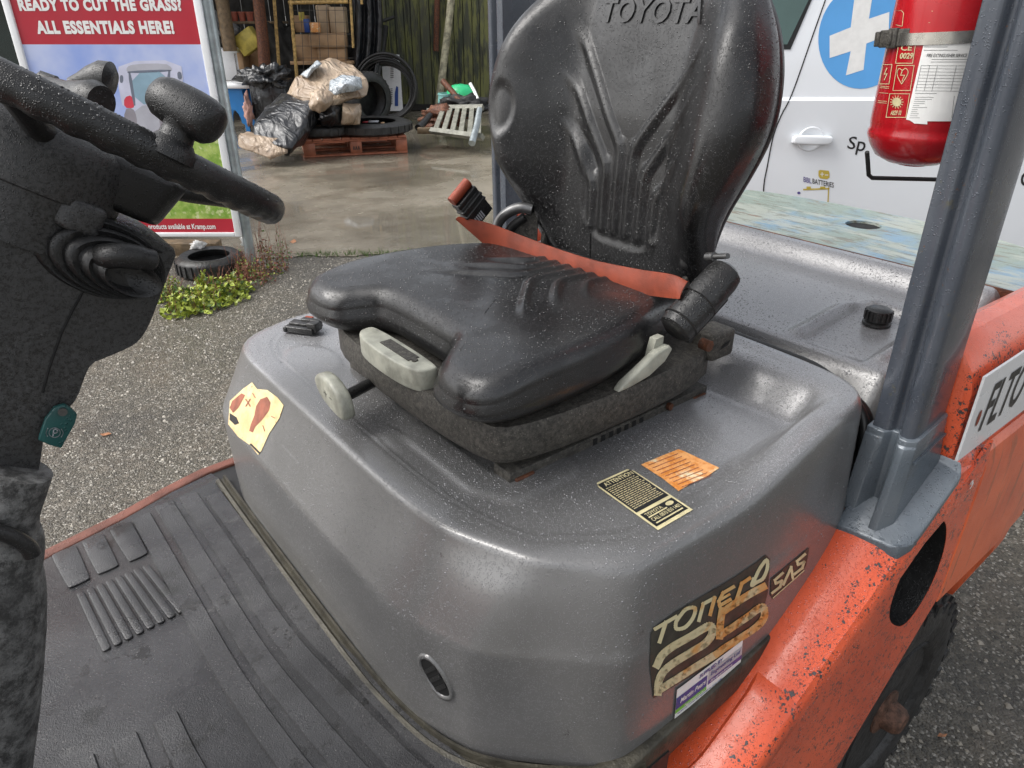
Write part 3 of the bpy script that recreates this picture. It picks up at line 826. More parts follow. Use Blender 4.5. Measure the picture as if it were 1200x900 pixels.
def strip_pad(pl, w, nm='tread_strip'):
    c = bez(pl, 10); t = np.gradient(c, axis=0); t /= np.linalg.norm(t, axis=1)[:, None]; q_ = np.array([-t[:, 1], t[:, 0]]).T
    L_ = c + q_ * w / 2; R_ = c - q_ * w / 2; n_ = len(c)
    V_ = [(x, y, FZ + .0015) for x, y in L_ + 0] + [(x, y, FZ + .0015) for x, y in R_] + [(x, y, FZ + .006) for x, y in c + q_ * (w / 2 - .0022)] + [(x, y, FZ + .006) for x, y in c - q_ * (w / 2 - .0022)]
    F_ = []
    for i in range(n_ - 1):
        F_ += [(i, i + 1, 2 * n_ + i + 1, 2 * n_ + i), (2 * n_ + i, 2 * n_ + i + 1, 3 * n_ + i + 1, 3 * n_ + i), (3 * n_ + i, 3 * n_ + i + 1, n_ + i + 1, n_ + i)]
    F_ += [(0, 2 * n_, 3 * n_, n_), (n_ - 1, 2 * n_ - 1, 4 * n_ - 1, 3 * n_ - 1)]
    return mesh(nm, V_, F_, M['mat'], fmat)
for k, (x0, xe, ys) in enumerate([(.130, .18, 1.315), (.176, .235, 1.33), (.222, .29, 1.33), (.262, .33, 1.30)]):
    strip_pad([(x0, ys), (x0 + .002, 1.05), (x0 + .004, .85), (x0 + .014 + k * .003, .70), ((x0 + xe) / 2 + .005, .56), (xe, .44), (xe + .02, .385)], .036)
for k in range(7):
    x0 = .030 - .052 * k
    strip_pad([(x0 + .01, .82 if k < 5 else 1.0), (x0 + .014, .72), (x0 + .03, .58), (x0 + .055, .46), (x0 + .075, .385)], .034)
# olive strip at the foot of the hood
sp = bez([(.292, 1.345), (.290, 1.20), (.289, .80), (.296, .64), (.318, .535), (.366, .460), (.446, .388), (.50, .355)], 6)
t_ = np.gradient(sp, axis=0); t_ /= np.linalg.norm(t_, axis=1)[:, None]; q_ = np.array([-t_[:, 1], t_[:, 0]]).T
mb = MB(); n_ = len(sp)
prs = [(-.012, .0), (-.010, .006), (-.004, .008), (.0, .004), (.004, .004), (.006, .012), (.010, .012), (.012, 0)]
VV = [(*(sp[i] - q_[i] * -a), FZ + h) for i in range(n_) for a, h in prs]
m_ = len(prs)
FF = [(i * m_ + k, i * m_ + k + 1, (i + 1) * m_ + k + 1, (i + 1) * m_ + k) for i in range(n_ - 1) for k in range(m_ - 1)]
setsmooth(mesh('hood_foot_strip', VV, FF, M['strip'], T), 40)
tube('loose_stud', [(.0, 0, 0), (0, 0, .012)], .008, M['blk'], T).location = Vector(atz(83, 704, FZ)) - T.location
# ---- rear cover, counterweight ---------------------------------------------
def cover_z(X, Y):
    z = 1.100 + .020 * smooth((X - 1.05) / .3)
    z += .035 * smooth((X - 1.395) / .05)
    z += -.055 * smooth((1.085 - X) / .05)
    # raised lip round the filler cap recess
    d = polydist(X, Y, [(1.11, .60), (1.25, .60), (1.31, .56), (1.30, .49), (1.22, .455), (1.12, .455)])
    z += .010 * np.exp(-(d / .012) ** 2)
    ins = smooth((.062 - np.abs(Y - .527)) / .012) * smooth((X - 1.08) / .03) * smooth((1.30 - X) / .02)
    z -= .007 * ins
    z += -.14 * smooth((.44 - Y) / .075) ** 1.4 - .14 * smooth((Y - (2 * YC - .44)) / .075) ** 1.4
    return z
xs = np.concatenate([np.linspace(1.030, 1.10, 16), np.linspace(1.105, 1.38, 50), np.linspace(1.385, 1.462, 22)]); ys = np.concatenate([np.linspace(.375, .66, 90), np.linspace(.67, 2 * YC - .375, 50)])
Xg, Yg = np.meshgrid(xs, ys, indexing='ij'); Zg = cover_z(Xg, Yg)
VV = np.stack([Xg, Yg, Zg], -1).reshape(-1, 3); m_ = len(ys)
FF = [(i * m_ + k, (i + 1) * m_ + k, (i + 1) * m_ + k + 1, i * m_ + k + 1) for i in range(len(xs) - 1) for k in range(m_ - 1)]
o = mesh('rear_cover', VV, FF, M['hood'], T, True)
rear_cover = o
# skirt of the cover
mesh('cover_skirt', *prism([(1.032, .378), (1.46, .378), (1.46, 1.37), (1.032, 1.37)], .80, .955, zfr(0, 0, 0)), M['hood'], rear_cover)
fc = zfr(1.245, .530, 1.108)
lathe('filler_cap', [(.0, .030), (.017, .030), (.021, .027), (.022, .010), (.020, .006), (.024, .004), (.024, .0)], fc, M['blk'], rear_cover, 20)
mb = MB()
for k in range(16):
    a = 2 * math.pi * k / 16; mb.add(*boxv(.0205, .0235, -.0016, .0016, .009, .026, lambda p, q, r, a=a: fc(p * math.cos(a) - q * math.sin(a), p * math.sin(a) + q * math.cos(a), r)))
mb.build('cap_grip', M['blk'], rear_cover)
# rubber seal and hose in the gap
tube('hood_seal', bez([(1.030, 1.33, 1.093), (1.033, .90, 1.093), (1.033, .60, 1.093), (1.030, .50, 1.088), (1.008, .42, 1.06), (.99, .392, 1.0), (.985, .39, .92)], 8), .0085, M['seal'], T, 8)
tube('hose', bez([(1.045, .50, 1.070), (1.040, .43, 1.045), (1.025, .405, .99), (1.02, .40, .93)], 8), .011, M['seal'], T, 8)
tube('hose', bez([(1.065, .47, 1.060), (1.06, .42, 1.03), (1.045, .395, .97), (1.04, .39, .90)], 8), .009, M['seal'], T, 8)
# counterweight top, blue-green
yq = lambda y: 2 * YC - y
otl = [(1.466, .40), (1.466, yq(.40)), (1.60, yq(.40)), (1.74, yq(.42)), (1.80, yq(.50)), (1.845, yq(.62)), (1.86, YC), (1.845, .62), (1.80, .50), (1.74, .42), (1.60, .40)]
hc = atz(1012, 262, 1.155)[:2]
otl = chaikin(otl[2:], 2, False)
otl = np.vstack([[(1.466, .40), (1.466, yq(.40))], otl])
outer = [Vector((x, y, 0)) for x, y in otl]
hole = [Vector((hc[0] + .040 * math.cos(a), hc[1] + .040 * math.sin(a), 0)) for a in np.linspace(0, 2 * math.pi, 20, endpoint=False)]
from mathutils.geometry import tessellate_polygon
tr = tessellate_polygon([outer, hole]); allp = outer + hole
ztop = lambda x, y: 1.152
VV = [(p.x, p.y, ztop(p.x, p.y)) for p in allp]; no = len(outer); nh = len(hole)
FF = [list(t) for t in tr]
VV += [(p.x, p.y, ztop(p.x, p.y) - .10) for p in outer] + [(p.x, p.y, ztop(p.x, p.y) - .09) for p in hole]
b0 = no + nh
FF += [(i, (i + 1) % no, b0 + (i + 1) % no, b0 + i) for i in range(no)] + [(no + i, no + (i + 1) % nh, b0 + no + (i + 1) % nh, b0 + no + i) for i in range(nh)]
ctop = mesh('counterweight_top', VV, FF, M['top'], T)
box('rusty_top_edge', 1.463, 1.469, .402, yq(.402), 1.135, 1.1555, M['rust'], T, .001)
mesh('hole_shade', [(p.x, p.y, ztop(p.x, p.y) - .006) for p in hole], [list(range(nh))], M['dark'], ctop)  # flat dark disc just under the rim, painted in for the shade inside
def cwring(z, off, y0):
    return [(1.466, .36 - off), (1.466, yq(.36 - off)), (1.60, yq(.36 - off)), (1.75, yq(.40 - off)), (1.82 + off, yq(.50)), (1.875 + off, yq(.64)), (1.885 + off, YC), (1.875 + off, .64), (1.82 + off, .50), (1.75, .40 - off), (1.60, .36 - off)]
lev = [(1.128, -.03), (1.118, .015), (1.08, .05), (.90, .06), (.60, .06), (.45, .02)]
V0 = []
for z, off in lev: V0 += [(x, y, z) for x, y in chaikin(cwring(z, off, 0), 2)]
k_ = len(chaikin(cwring(0, 0, 0), 2))
FF = [(i * k_ + j, i * k_ + (j + 1) % k_, (i + 1) * k_ + (j + 1) % k_, (i + 1) * k_ + j) for i in range(len(lev) - 1) for j in range(k_)]
setsmooth(mesh('counterweight_rear', V0, FF, M['ctrw'], T), 35)
# near and far flank of the counterweight, swept along x: profile (y, z)
def sweepx(name, pr0, st_, Y, mat, cap=True, sm=28):
    m_ = len(pr0); V_ = [(x, Y(y + dy), z + dz) for x, dy, dz in st_ for y, z in pr0]
    F_ = [(i * m_ + k, i * m_ + k + 1, (i + 1) * m_ + k + 1, (i + 1) * m_ + k) for i in range(len(st_) - 1) for k in range(m_ - 1)]
    if cap: F_ += [list(range(m_))]
    o = mesh(name, V_, F_, mat, T)
    md = bmesh.new(); md.from_mesh(o.data); bmesh.ops.recalc_face_normals(md, faces=md.faces); md.to_mesh(o.data); md.free()
    return setsmooth(o, sm)
def flank(sgn):
    Y = (lambda y: y) if sgn > 0 else (lambda y: yq(y))
    up = [(.408, 1.08), (.404, 1.145), (.394, 1.170), (.376, 1.181), (.352, 1.178), (.330, 1.162), (.315, 1.140), (.308, 1.112), (.306, 1.06), (.306, 1.005), (.303, .985), (.292, .972), (.292, .90), (.34, .90)]
    st = [(1.089, .006, -.010), (1.093, .001, -.002), (1.100, 0, 0), (1.2, 0, 0), (1.36, 0, -.004), (1.52, .004, -.012), (1.66, .012, -.025), (1.76, .04, -.04), (1.83, .10, -.06)]
    o = sweepx('counterweight_flank', up, st, Y, M['orange'])
    lo = [(.34, .985), (.300, .985), (.291, .974), (.286, .945), (.2855, .90), (.2855, .80), (.287, .66)]
    st2 = [(1.196, .003, 0), (1.200, 0, 0), (1.3, 0, 0), (1.45, .0, 0), (1.6, .006, 0), (1.74, .03, 0), (1.83, .10, 0)]
    sweepx('counterweight_lower_flank', lo, st2, Y, M['ctrw'], True)
    return o
cwf = flank(1); flank(-1)
# white plate with FLTO
pp = pmap((1.090, .299, 1.004), (1, 0, 0), (0, 0, 1), (0, -1, 0))
pl = box('plate', 1.088, 1.46, .2975, .3012, 1.000, 1.142, M['plate'], cwf)
mb = MB(); text(mb, 'FLTO', pp, .045, .200, .030, .112, .015, .12, 1, .0025)
mb.build('plate_lettering', M['print_black'], cwf)
mb = MB(); flat(mb, ngon(.026, .062, .006, .014), pp, .0026); mb.build('plate_rivet', M['beltO'], cwf)
# ---- orange side beam and panel ---------------------------------------------
def zb(x): return .770 + .67 * (x - .75)
def zo(x): return .690 + .663 * (x - .661)
xs = np.linspace(.36, 1.195, 66)
pr = []
for x in xs:
    a, b = min(zb(x), 1.0), min(zo(x), .93 + .3 * (x - 1.02))
    arch = .36 + (x - 1.0) * 1.12 if x > .97 else (.30 if x < .9 else .30 + (x - .9) / .07 * .0264)
    arch = min(arch, b - .05)
    row = [(.400, a - .02), (.392, a - .003), (.384, a), (.355, a + .001), (.325, a - .001), (.310, a - .005), (.300, a - .012), (.293, b + .006), (.289, b - .004), (.2865, b - .010), (.287, b - .05)]
    pr.append([(x, y, z) for y, z in row])
m_ = len(pr[0])
VV = [p for r in pr for p in r]
FF = [(i * m_ + k, i * m_ + k + 1, (i + 1) * m_ + k + 1, (i + 1) * m_ + k) for i in range(len(xs) - 1) for k in range(m_ - 1)]
beam = setsmooth(mesh('side_beam', VV, FF, M['orange'], T), 32)
# flat side panel under the beam with its oval opening
yp = .2875
up_ = [(x, zo(x) - .040) for x in np.linspace(.36, 1.192, 20)]
lowp = [(1.20, .675), (.96, .411), (.90, .335), (.82, .29), (.36, .29)]
outer = [Vector((x, z, 0)) for x, z in up_ + lowp]
OV = [(1060, 735), (1046, 733), (1041, 722), (1046, 700), (1058, 670), (1075, 637), (1092, 614), (1105, 608), (1110, 617), (1108, 640), (1098, 672), (1082, 705)]
ovw = [aty(u, v, yp) for u, v in OV]
ov = chaikin([(p[0], p[2]) for p in ovw], 2)
hole = [Vector((x, z, 0)) for x, z in ov]
tr = tessellate_polygon([outer, hole]); allp = outer + hole; no = len(outer); nh = len(hole)
VV = [(p.x, yp, p.y) for p in allp] + [(p.x, yp + .006, p.y) for p in allp]
N_ = len(allp)
FF = [list(t) for t in tr] + [(i, (i + 1) % no, N_ + (i + 1) % no, N_ + i) for i in range(no)] + [(no + i, no + (i + 1) % nh, N_ + no + (i + 1) % nh, N_ + no + i) for i in range(nh)]
bmx = mesh('side_panel', VV, FF, M['orange'], T)
# bowl behind the oval
cxo, czo = ov.mean(0)
VV = []; FF = []
for k, (sc, dy) in enumerate([(.995, .0005), (1.0, .03), (1.0, .09), (.9, .14)]):
    VV += [(cxo + (x - cxo) * sc, yp + dy, czo + (z - czo) * sc) for x, z in ov]
FF = [(i + k * nh, (i + 1) % nh + k * nh, (i + 1) % nh + (k + 1) * nh, i + (k + 1) * nh) for k in range(3) for i in range(nh)] + [[3 * nh + i for i in range(nh)]]
setsmooth(mesh('opening_lining', VV, FF, M['blk'], T), 50)
pc = aty(1056, 690, .37)
lathe('reflector', [(0, .012), (.006, .012), (.010, .004), (.011, -.02)], frame(pc, (1, 0, 0), (0, 0, 1)), M['plate'], T, 12)
# small white marks on the beam
mb = MB(); mp = pmap(aty(1135, 573, .2855), (.8, 0, .55), (-.55, 0, .8), (0, -1, 0)); text(mb, '3', mp, 0, .012, 0, .018, .02, 0, 1, .002); mb.build('beam_mark', M['print_white'], T)
# step cover low on the beam
def stepp(x, t): return zb(x) + .012
xs2 = np.linspace(.36, .735, 24)
rows = []
for i, x in enumerate(xs2):
    e = min(1, (xs2[-1] - x) / .022); h = .010 * math.sqrt(max(0, 1 - (1 - e) ** 2))
    w_in = .352 + .02 * smooth((.62 - x) / .1) + .010 * (1 - e); a = zb(x)
    rows.append([(x, w_in + .004, a - .02), (x, w_in, a + h * .4 - .004), (x, w_in - .006, a + h - .002), (x, .322, a + h - .004), (x, .304, a + h - .008), (x, .292, a + h - .016), (x, .286, a + h - .028), (x, .2845, a - .050), (x, .287, a - .055)])
m_ = len(rows[0])
FF = [(i * m_ + k, i * m_ + k + 1, (i + 1) * m_ + k + 1, (i + 1) * m_ + k) for i in range(len(rows) - 1) for k in range(m_ - 1)] + [[(len(rows) - 1) * m_ + k for k in range(m_)]]
setsmooth(mesh('step_cover', [p for r in rows for p in r], FF, M['orange'], T), 45)
# steel channel between hood foot and step
bevel(mesh('hood_rail', *prism([(.40, -.004), (.40, .014), (.385, .018), (.366, .016), (.362, .0), (.362, -.03), (.40, -.03)], .36, .80, lambda a, b, h: (h, a, max(FZ - .012, zb(h) - .03) + b)), M['strip'], T), .003)
mb = MB(); mb.add(*boxv(.66, .80, .366, .384, .70, .75, lambda a, b, c: (a, b, c + (a - .75) * .67 + .02))); mb.build('rusty_gap_filler', M['rust'], T)
# ---- casting and overhead guard pillars ------------------------------------
def pillar(sgn):
    Y = (lambda y: y) if sgn > 0 else (lambda y: yq(y))
    pr = [(.0, .392), (.0, .371), (.003, .367), (.014, .363), (.014, .357), (.004, .353), (.0, .349), (.0, .340), (.005, .333), (.016, .331), (.103, .331), (.108, .336), (.108, .392)]
    base = 1.00; V_ = []; hs = [.975, 1.10, 1.3, 1.6, 1.9, 2.12]
    for h in hs: V_ += [(.992 + a * .89 - .018 * (h - 1.05), Y(b), h) for a, b in pr]
    k = len(pr)
    F_ = [(i * k + j, i * k + (j + 1) % k, (i + 1) * k + (j + 1) % k, (i + 1) * k + j) for i in range(len(hs) - 1) for j in range(k)] + [list(range((len(hs) - 1) * k, len(hs) * k))]
    o = mesh('guard_pillar', V_, F_, M['post'], T)
    b = bmesh.new(); b.from_mesh(o.data); bmesh.ops.recalc_face_normals(b, faces=b.faces); b.to_mesh(o.data); b.free()
    return bevel(o, .0025, 2, 30)
pillar(1); pf = pillar(-1); pf.location.x += .065
def casting(sgn):
    Y = (lambda y: y) if sgn > 0 else (lambda y: yq(y))
    # plate lying on the beam (profile along x), with a step and a fluted socket round the pillar
    mb = MB()
    pl = [(.936, .388), (.938, .372), (.944, .306), (.950, .293), (.968, .2845), (1.0, .2835), (1.080, .2835), (1.086, .290), (1.087, .388)]
    def top(x, y): return zb(x) + .008
    P1 = [(x, Y(y), top(x, y) - (.012 if y < .29 else 0)) for x, y in pl]; P0 = [(x, Y(y), top(x, y) - .024) for x, y in pl]
    n = len(pl); mb.add(P1 + P0, [list(range(n))] + [(i, (i + 1) % n, n + (i + 1) % n, n + i) for i in range(n)])
    o = mb.build('casting_plate', M['cast'], T)
    b = bmesh.new(); b.from_mesh(o.data); bmesh.ops.recalc_face_normals(b, faces=b.faces); bmesh.ops.triangulate(b, faces=[f for f in b.faces if len(f.verts) > 4]); b.to_mesh(o.data); b.free(); bevel(o, .003, 2)
    def rg(f, z, slant=.16):
        q = [(.984 - .014 * f, .397), (.984 - .014 * f, .376), (.986 - .004 * f, .371), (.998 - .002 * f, .364), (.998 - .002 * f, .356), (.985 - .010 * f, .350), (.982 - .022 * f, .345), (.982 - .022 * f, .337 - .003 * f), (.992 - .012 * f, .3255 - .004 * f), (1.082, .3255 - .005 * f), (1.087, .331), (1.087, .397)]
        return [(x, Y(y), (top(x, y) - .006) if z is None else z + slant * (x - .985)) for x, y in q]
    R = [rg(1.3, None), rg(.8, .972, .5), rg(.45, 1.0, .35), rg(.12, 1.032), rg(.0, 1.044), rg(-.15, 1.046), rg(-.15, 1.055)]
    k = len(R[0]); V_ = [p for r in R for p in r]
    for i in range(1, len(R)):
        for j in range(k):
            a = list(V_[i * k + j]); a[2] = max(a[2], V_[(i - 1) * k + j][2] + .002); V_[i * k + j] = tuple(a)
    F_ = [(i * k + j, i * k + (j + 1) % k, (i + 1) * k + (j + 1) % k, (i + 1) * k + j) for i in range(len(R) - 1) for j in range(k)] + [list(range((len(R) - 1) * k, len(R) * k))]
    o = mesh('casting_socket', V_, F_, M['cast'], T)
    b = bmesh.new(); b.from_mesh(o.data); bmesh.ops.recalc_face_normals(b, faces=b.faces); b.to_mesh(o.data); b.free()
    bevel(o, .0025, 2, 30)
    mb = MB(); mb.add(*boxv(.995, 1.084, .3215, .327, 1.018, 1.022, lambda a, b, c: (a, Y(b), c + .20 * (a - .995)))); mb.build('casting_rib', M['cast'], T)
casting(1); casting(-1)
# roof of the guard (above the frame) and the front uprights
for y in (.35, yq(.35)):
    tube('guard_rail', bez([(.98, y, 2.10), (.80, y, 2.135), (.2, y, 2.14), (-.45, y, 2.10), (-.60, y, 1.95), (-.72, y, 1.3), (-.78, y, .75)], 6), .03, M['post'], T, 8)
for k in range(9): box('guard_bar', -.42 + k * .17, -.40 + k * .17, .36, yq(.36), 2.12, 2.15, M['post'], T)
box('front_bulkhead', -.82, -.78, .38, yq(.38), .30, 1.05, M['orange'], T)
box('chassis', -.78, 1.05, .42, yq(.42), .30, .69, M['dark'], T)
# ---- wheels ------------------------------------------------------------------
def wheel(x, y, sgn, R=.275, w=.17):
    fr = lambda a, b, h: (x + a, y + sgn * h, R + b)          # axle along -y (outwards) for sgn=-1
    q = [(R * .60, -w), (R * .62, 0 - .004), (R * .66, .0), (R * .80, .006), (R * .93, .002), (R * .985, -.008), (R, -.022), (R, -w + .022), (R * .98, -w + .008), (R * .9, -w)]
    ty = lathe('tyre', q, fr, M['tyre'], T, 56)
    mb = MB()
    for k in range(30):
        a = 2 * math.pi * k / 30
        def f(p, s, h, a=a): return fr(p * math.cos(a) - s * math.sin(a), p * math.sin(a) + s * math.cos(a), h)
        mb.add(*boxv(R * .985, R + .011, -.013, .013, -.065, -.003, f)); mb.add(*boxv(R * .90, R * .985 + .002, -.011, .011, -.012, .005, f))
        mb.add(*boxv(R * .985, R + .010, .012, .036, -w + .005, -w + .07, f))
    mb.build('tread_lugs', M['tyre'], ty)
    rim = lathe('rim', [(0, -.06), (.05, -.06), (.075, -.055), (.10, -.065), (.125, -.06), (R * .56, -.02), (R * .60, -.002), (R * .635, .003), (R * .64, -.01)], fr, M['tyre'], T, 40)
    lathe('hub', [(.0, .035), (.022, .033), (.030, .024), (.034, .0), (.052, -.006), (.056, -.062)], fr, M['hubrust'], rim, 24)
    for k in range(6):
        a = 2 * math.pi * k / 6 + .3; lathe('wheel_nut', [(0, .014), (.008, .014), (.010, .0), (.010, -.012)], lambda p, s, h, a=a: fr(.085 * math.cos(a) + p, .085 * math.sin(a) + s, h - .045), M['hubrust'], rim, 6)
wheel(1.27, .318, -1)
wheel(1.27, yq(.318), 1)
wheel(-.35, .33, -1, .33, .2); wheel(-.35, yq(.33), 1, .33, .2)
# ================================================================ SEAT
SY = .857
def pillow(name, outline, cen, hf, wf, R, depth, mat, parent, it=3, nr=110, bulge=.004, taper=.9, pw=1.0, dense=None):
    ol = chaikin(outline, it)
    # resample evenly
    d = np.r_[0, np.cumsum(np.linalg.norm(np.diff(np.vstack([ol, ol[:1]]), axis=0), axis=1))]
    n = dense or 300
    s_ = np.linspace(0, d[-1], n, endpoint=False); cl = np.vstack([ol, ol[:1]])
    ol = np.array([np.interp(s_, d, cl[:, 0]), np.interp(s_, d, cl[:, 1])]).T
    cen = np.array(cen); rad = np.linalg.norm(ol - cen, axis=1); dl = np.vstack([ol[::3], ol[:1]]).tolist()
    tg = np.roll(ol, -2, 0) - np.roll(ol, 2, 0); tg /= np.linalg.norm(tg, axis=1)[:, None]
    ni = np.array([-tg[:, 1], tg[:, 0]]).T
    if np.mean(np.sum(ni * (cen - ol), axis=1)) < 0: ni = -ni
    for _ in range(6): ni = ni + np.roll(ni, 1, 0) + np.roll(ni, -1, 0); ni /= np.linalg.norm(ni, axis=1)[:, None]
    V = []; rows = 0
    base = ol + ni * R
    seq = [(cen + (base - cen) * f, R) for f in np.linspace(.012, 1, nr) ** pw] + [(ol + ni * R * (1 - math.sin(a_)), R * (1 - math.sin(a_))) for a_ in np.linspace(0, math.pi / 2, 15)[1:]]
    for q, e in seq:                                              # e: distance from the rim
        k = np.clip(1 - e / R, 0, 1); drop = R * (1 - np.sqrt(np.clip(1 - k ** 2, 0, 1)))
        h = hf(q[:, 0], q[:, 1]) - drop
        V.append([wf(a, b, c) for (a, b), c in zip(q, h)]); rows += 1
    he = hf(ol[:, 0], ol[:, 1]) - R
    for g in (.25, .55, .85, 1.0):
        b_ = bulge * math.sin(math.pi * g)
        q = ol - ni * b_; q = cen + (q - cen) * (1 - (1 - taper) * g ** 2)
        h = he * (1 - g) + np.minimum(-depth, he - .004) * g
        V.append([wf(a, b, c) for (a, b), c in zip(q, h)]); rows += 1
    V = np.array(V).reshape(-1, 3)
    F = [list(range(n))[::-1]]
    F += [(i * n + k, i * n + (k + 1) % n, (i + 1) * n + (k + 1) % n, (i + 1) * n + k) for i in range(rows - 1) for k in range(n)]
    F.append([(rows - 1) * n + k for k in range(n)])
    o = mesh(name, V, F, mat, parent, True)
    b = bmesh.new(); b.from_mesh(o.data); bmesh.ops.recalc_face_normals(b, faces=b.faces); b.to_mesh(o.data); b.free()
    return o, BVHTree.FromPolygons([Vector(v) for v in V], F)
# cushion: plan outline (x rearwards, y across), height over z=1.13
def sym(p): return p + [(x, -y) for x, y in p[::-1]]
half = [(.500, .0), (.500, .075), (.494, .102), (.470, .122), (.440, .140), (.424, .175), (.424, .222), (.446, .256), (.50, .266), (.60, .264), (.70, .246), (.80, .212), (.875, .18), (.90, .13), (.905, .0)]
ol = [(x, y) for x, y in half] + [(x, -y) for x, y in half[::-1][1:-1]]
RIB = [.014, .043, .072]
def ribs(u, v, turn, amp=.0045, w=.0065, top=.24, slope=.85, bot=0.0):
    """three nested ribs on each side of the middle; v runs towards the splayed end"""
    h = np.zeros(u.shape)
    for i, a in enumerate(RIB):
        tv = turn - .034 * i; L_ = top * (1, .8, .5)[i]
        for sg in (-1, 1):
            pts = [(sg * a, bot), (sg * a, tv - .02), (sg * (a + .004), tv - .005), (sg * (a + .012), tv + .008), (sg * (a + .80 * L_ * .5), tv + L_ * .5 * slope), (sg * (a + .80 * L_), tv + L_ * slope)]
            d = polydist(u, v, pts)
            h = np.maximum(h, amp * np.exp(-(d / w) ** 2) * smooth((tv + L_ * slope + .01 - v) / .06))
            g = polydist(u, v, [(x - sg * (.014 if k > 2 else .0), y + (.012 if k > 2 else 0)) for k, (x, y) in enumerate(pts)][3:])
            h = h - amp * .8 * np.exp(-(g / (w * .8)) ** 2) * smooth((tv + L_ * slope + .01 - v) / .06)
    return h
def cush(X, Y):
    a = np.abs(Y)
    z = .074 + .005 * smooth((a - .10) / .12) - .024 * smooth((.51 - X) / .10) * smooth((a - .07) / .08) * np.where(Y > 0, .35, .6) - .006 * smooth((.56 - X) / .10)
    z = z - .010 * smooth((X - .66) / .25)
    z = z + ribs(Y, .85 - X, .15, .0062, .0080, .14, .75, .02) * smooth((.88 - X) / .1)
    return z
cushion, cb = pillow('seat_cushion', ol, (.670, 0), cush, lambda a, b, c: (a, SY + b, 1.147 + c), .028, -.002, M['vinyl'], T, 2, 120, .008, .95)
# backrest: (y, h) with h up from z=1.15; depth axis forwards (-x)
bh = [(.0, -.005), (.10, .0), (.178, .025), (.205, .07), (.213, .12), (.226, .17), (.252, .225), (.272, .275), (.280, .32), (.272, .38), (.246, .44), (.195, .50), (.12, .535), (.0, .545)]
ol = bh + [(-a, b) for a, b in bh[::-1][1:-1]]
BY = .862; RO = -.022
def xback(h): return .900 + .10 * (h) - .05 * np.sin(np.clip(h / .5, 0, 1) * np.pi) * .5
def back(U, Hh):
    a = np.abs(U)
    g = smooth((Hh - .02) / .20) * (1 - .35 * smooth((Hh - .38) / .15))
    f = .085 * smooth((a - .100) / .135) * g
    f = f + .010 * smooth((.06 - Hh) / .06)
    U2 = U - RO; a2 = np.abs(U2)
    dd = np.hypot(np.maximum(a2 - .03, 0), np.maximum(.155 - Hh, 0))
    pan = smooth((.070 - dd) / .018) * smooth((.31 - Hh) / .08)
    f = f - .005 * pan
    f = f + ribs(U2, Hh, .262, .0066, .0095, .18, 1.0, .115)
    dm = np.sqrt(((a - .222) / .028) ** 2 + ((Hh - .300) / .048) ** 2)
    f = f - .007 * smooth((1.1 - dm) / .5) * (U > 0)
    return f
BACKW = lambda a, b, c: (float(xback(b)) - c, BY + a, 1.15 + b)
def bwf(a, b, c): return BACKW(a, b, c)
backrest, bb = pillow('seat_backrest', ol, (0, .28), back, bwf, .045, .022, M['vinyl'], T, 3, 140, .003, .95, 1.0, 460)
# seam down the near bolster and embossed lettering
def onback(u, h, off):
    p = Vector(BACKW(u, h, .3)); r_ = bb.ray_cast(p, Vector((1, 0, 0)))
    q = r_[0] if r_[0] is not None else Vector(BACKW(u, h, float(back(np.array([u]), np.array([h]))[0])))
    return tuple(q + Vector((-off, 0, 0)))
mb = MB(); V_, F_ = textgeo('TOYOTA', .02, .08, 1.1)
x0, x1, y0, y1 = -.118, .088, .436, .470
n = len(V_)
lo = [onback(-(x0 + (x1 - x0) * a) - .036, y0 + (y1 - y0) * b, -.002) for a, b in V_]; hi = [onback(-(x0 + (x1 - x0) * a) - .036, y0 + (y1 - y0) * b, .0028) for a, b in V_]
ec = {}
for f in F_:
    for i in range(len(f)):
        e = (f[i], f[(i + 1) % len(f)]); ec[tuple(sorted(e))] = ec.get(tuple(sorted(e)), []) + [e]
sides = [es[0] for es in ec.values() if len(es) == 1]
mb.add(hi + lo, F_ + [(a, b, n + b, n + a) for a, b in sides])
o = mb.build('embossed_lettering', M['vinyl'], backrest); bevel(o, .0012, 2, 50)
seam = [onback(-.232 + .02 * math.cos(h * 9), h, .001) for h in np.linspace(.20, .46, 30)]
tube('seam', [onback(.045, h, .0004) for h in np.linspace(.012, .10, 12)], .0014, M['dark'], backrest, 6)
# rear shell
olb = [(a * 1.01, b) for a, b in bh] + [(-a * 1.01, b) for a, b in bh[::-1][1:-1]]
V_ = []; ch = chaikin(olb, 3); n = len(ch)
for sc, dx in ((.93, .010), (.955, .014), (.955, .026), (.93, .036), (.85, .046), (.5, .052), (.05, .054)):
    V_ += [(float(xback(.28 + (b - .28) * sc)) + dx, BY + a * sc, 1.15 + .28 + (b - .28) * sc) for a, b in ch]
F_ = [(i * n + k, i * n + (k + 1) % n, (i + 1) * n + (k + 1) % n, (i + 1) * n + k) for i in range(6) for k in range(n)] + [[6 * n + k for k in range(n)], list(range(n))]
mesh('backrest_shell', V_, F_, M['vinyl'], T, True)
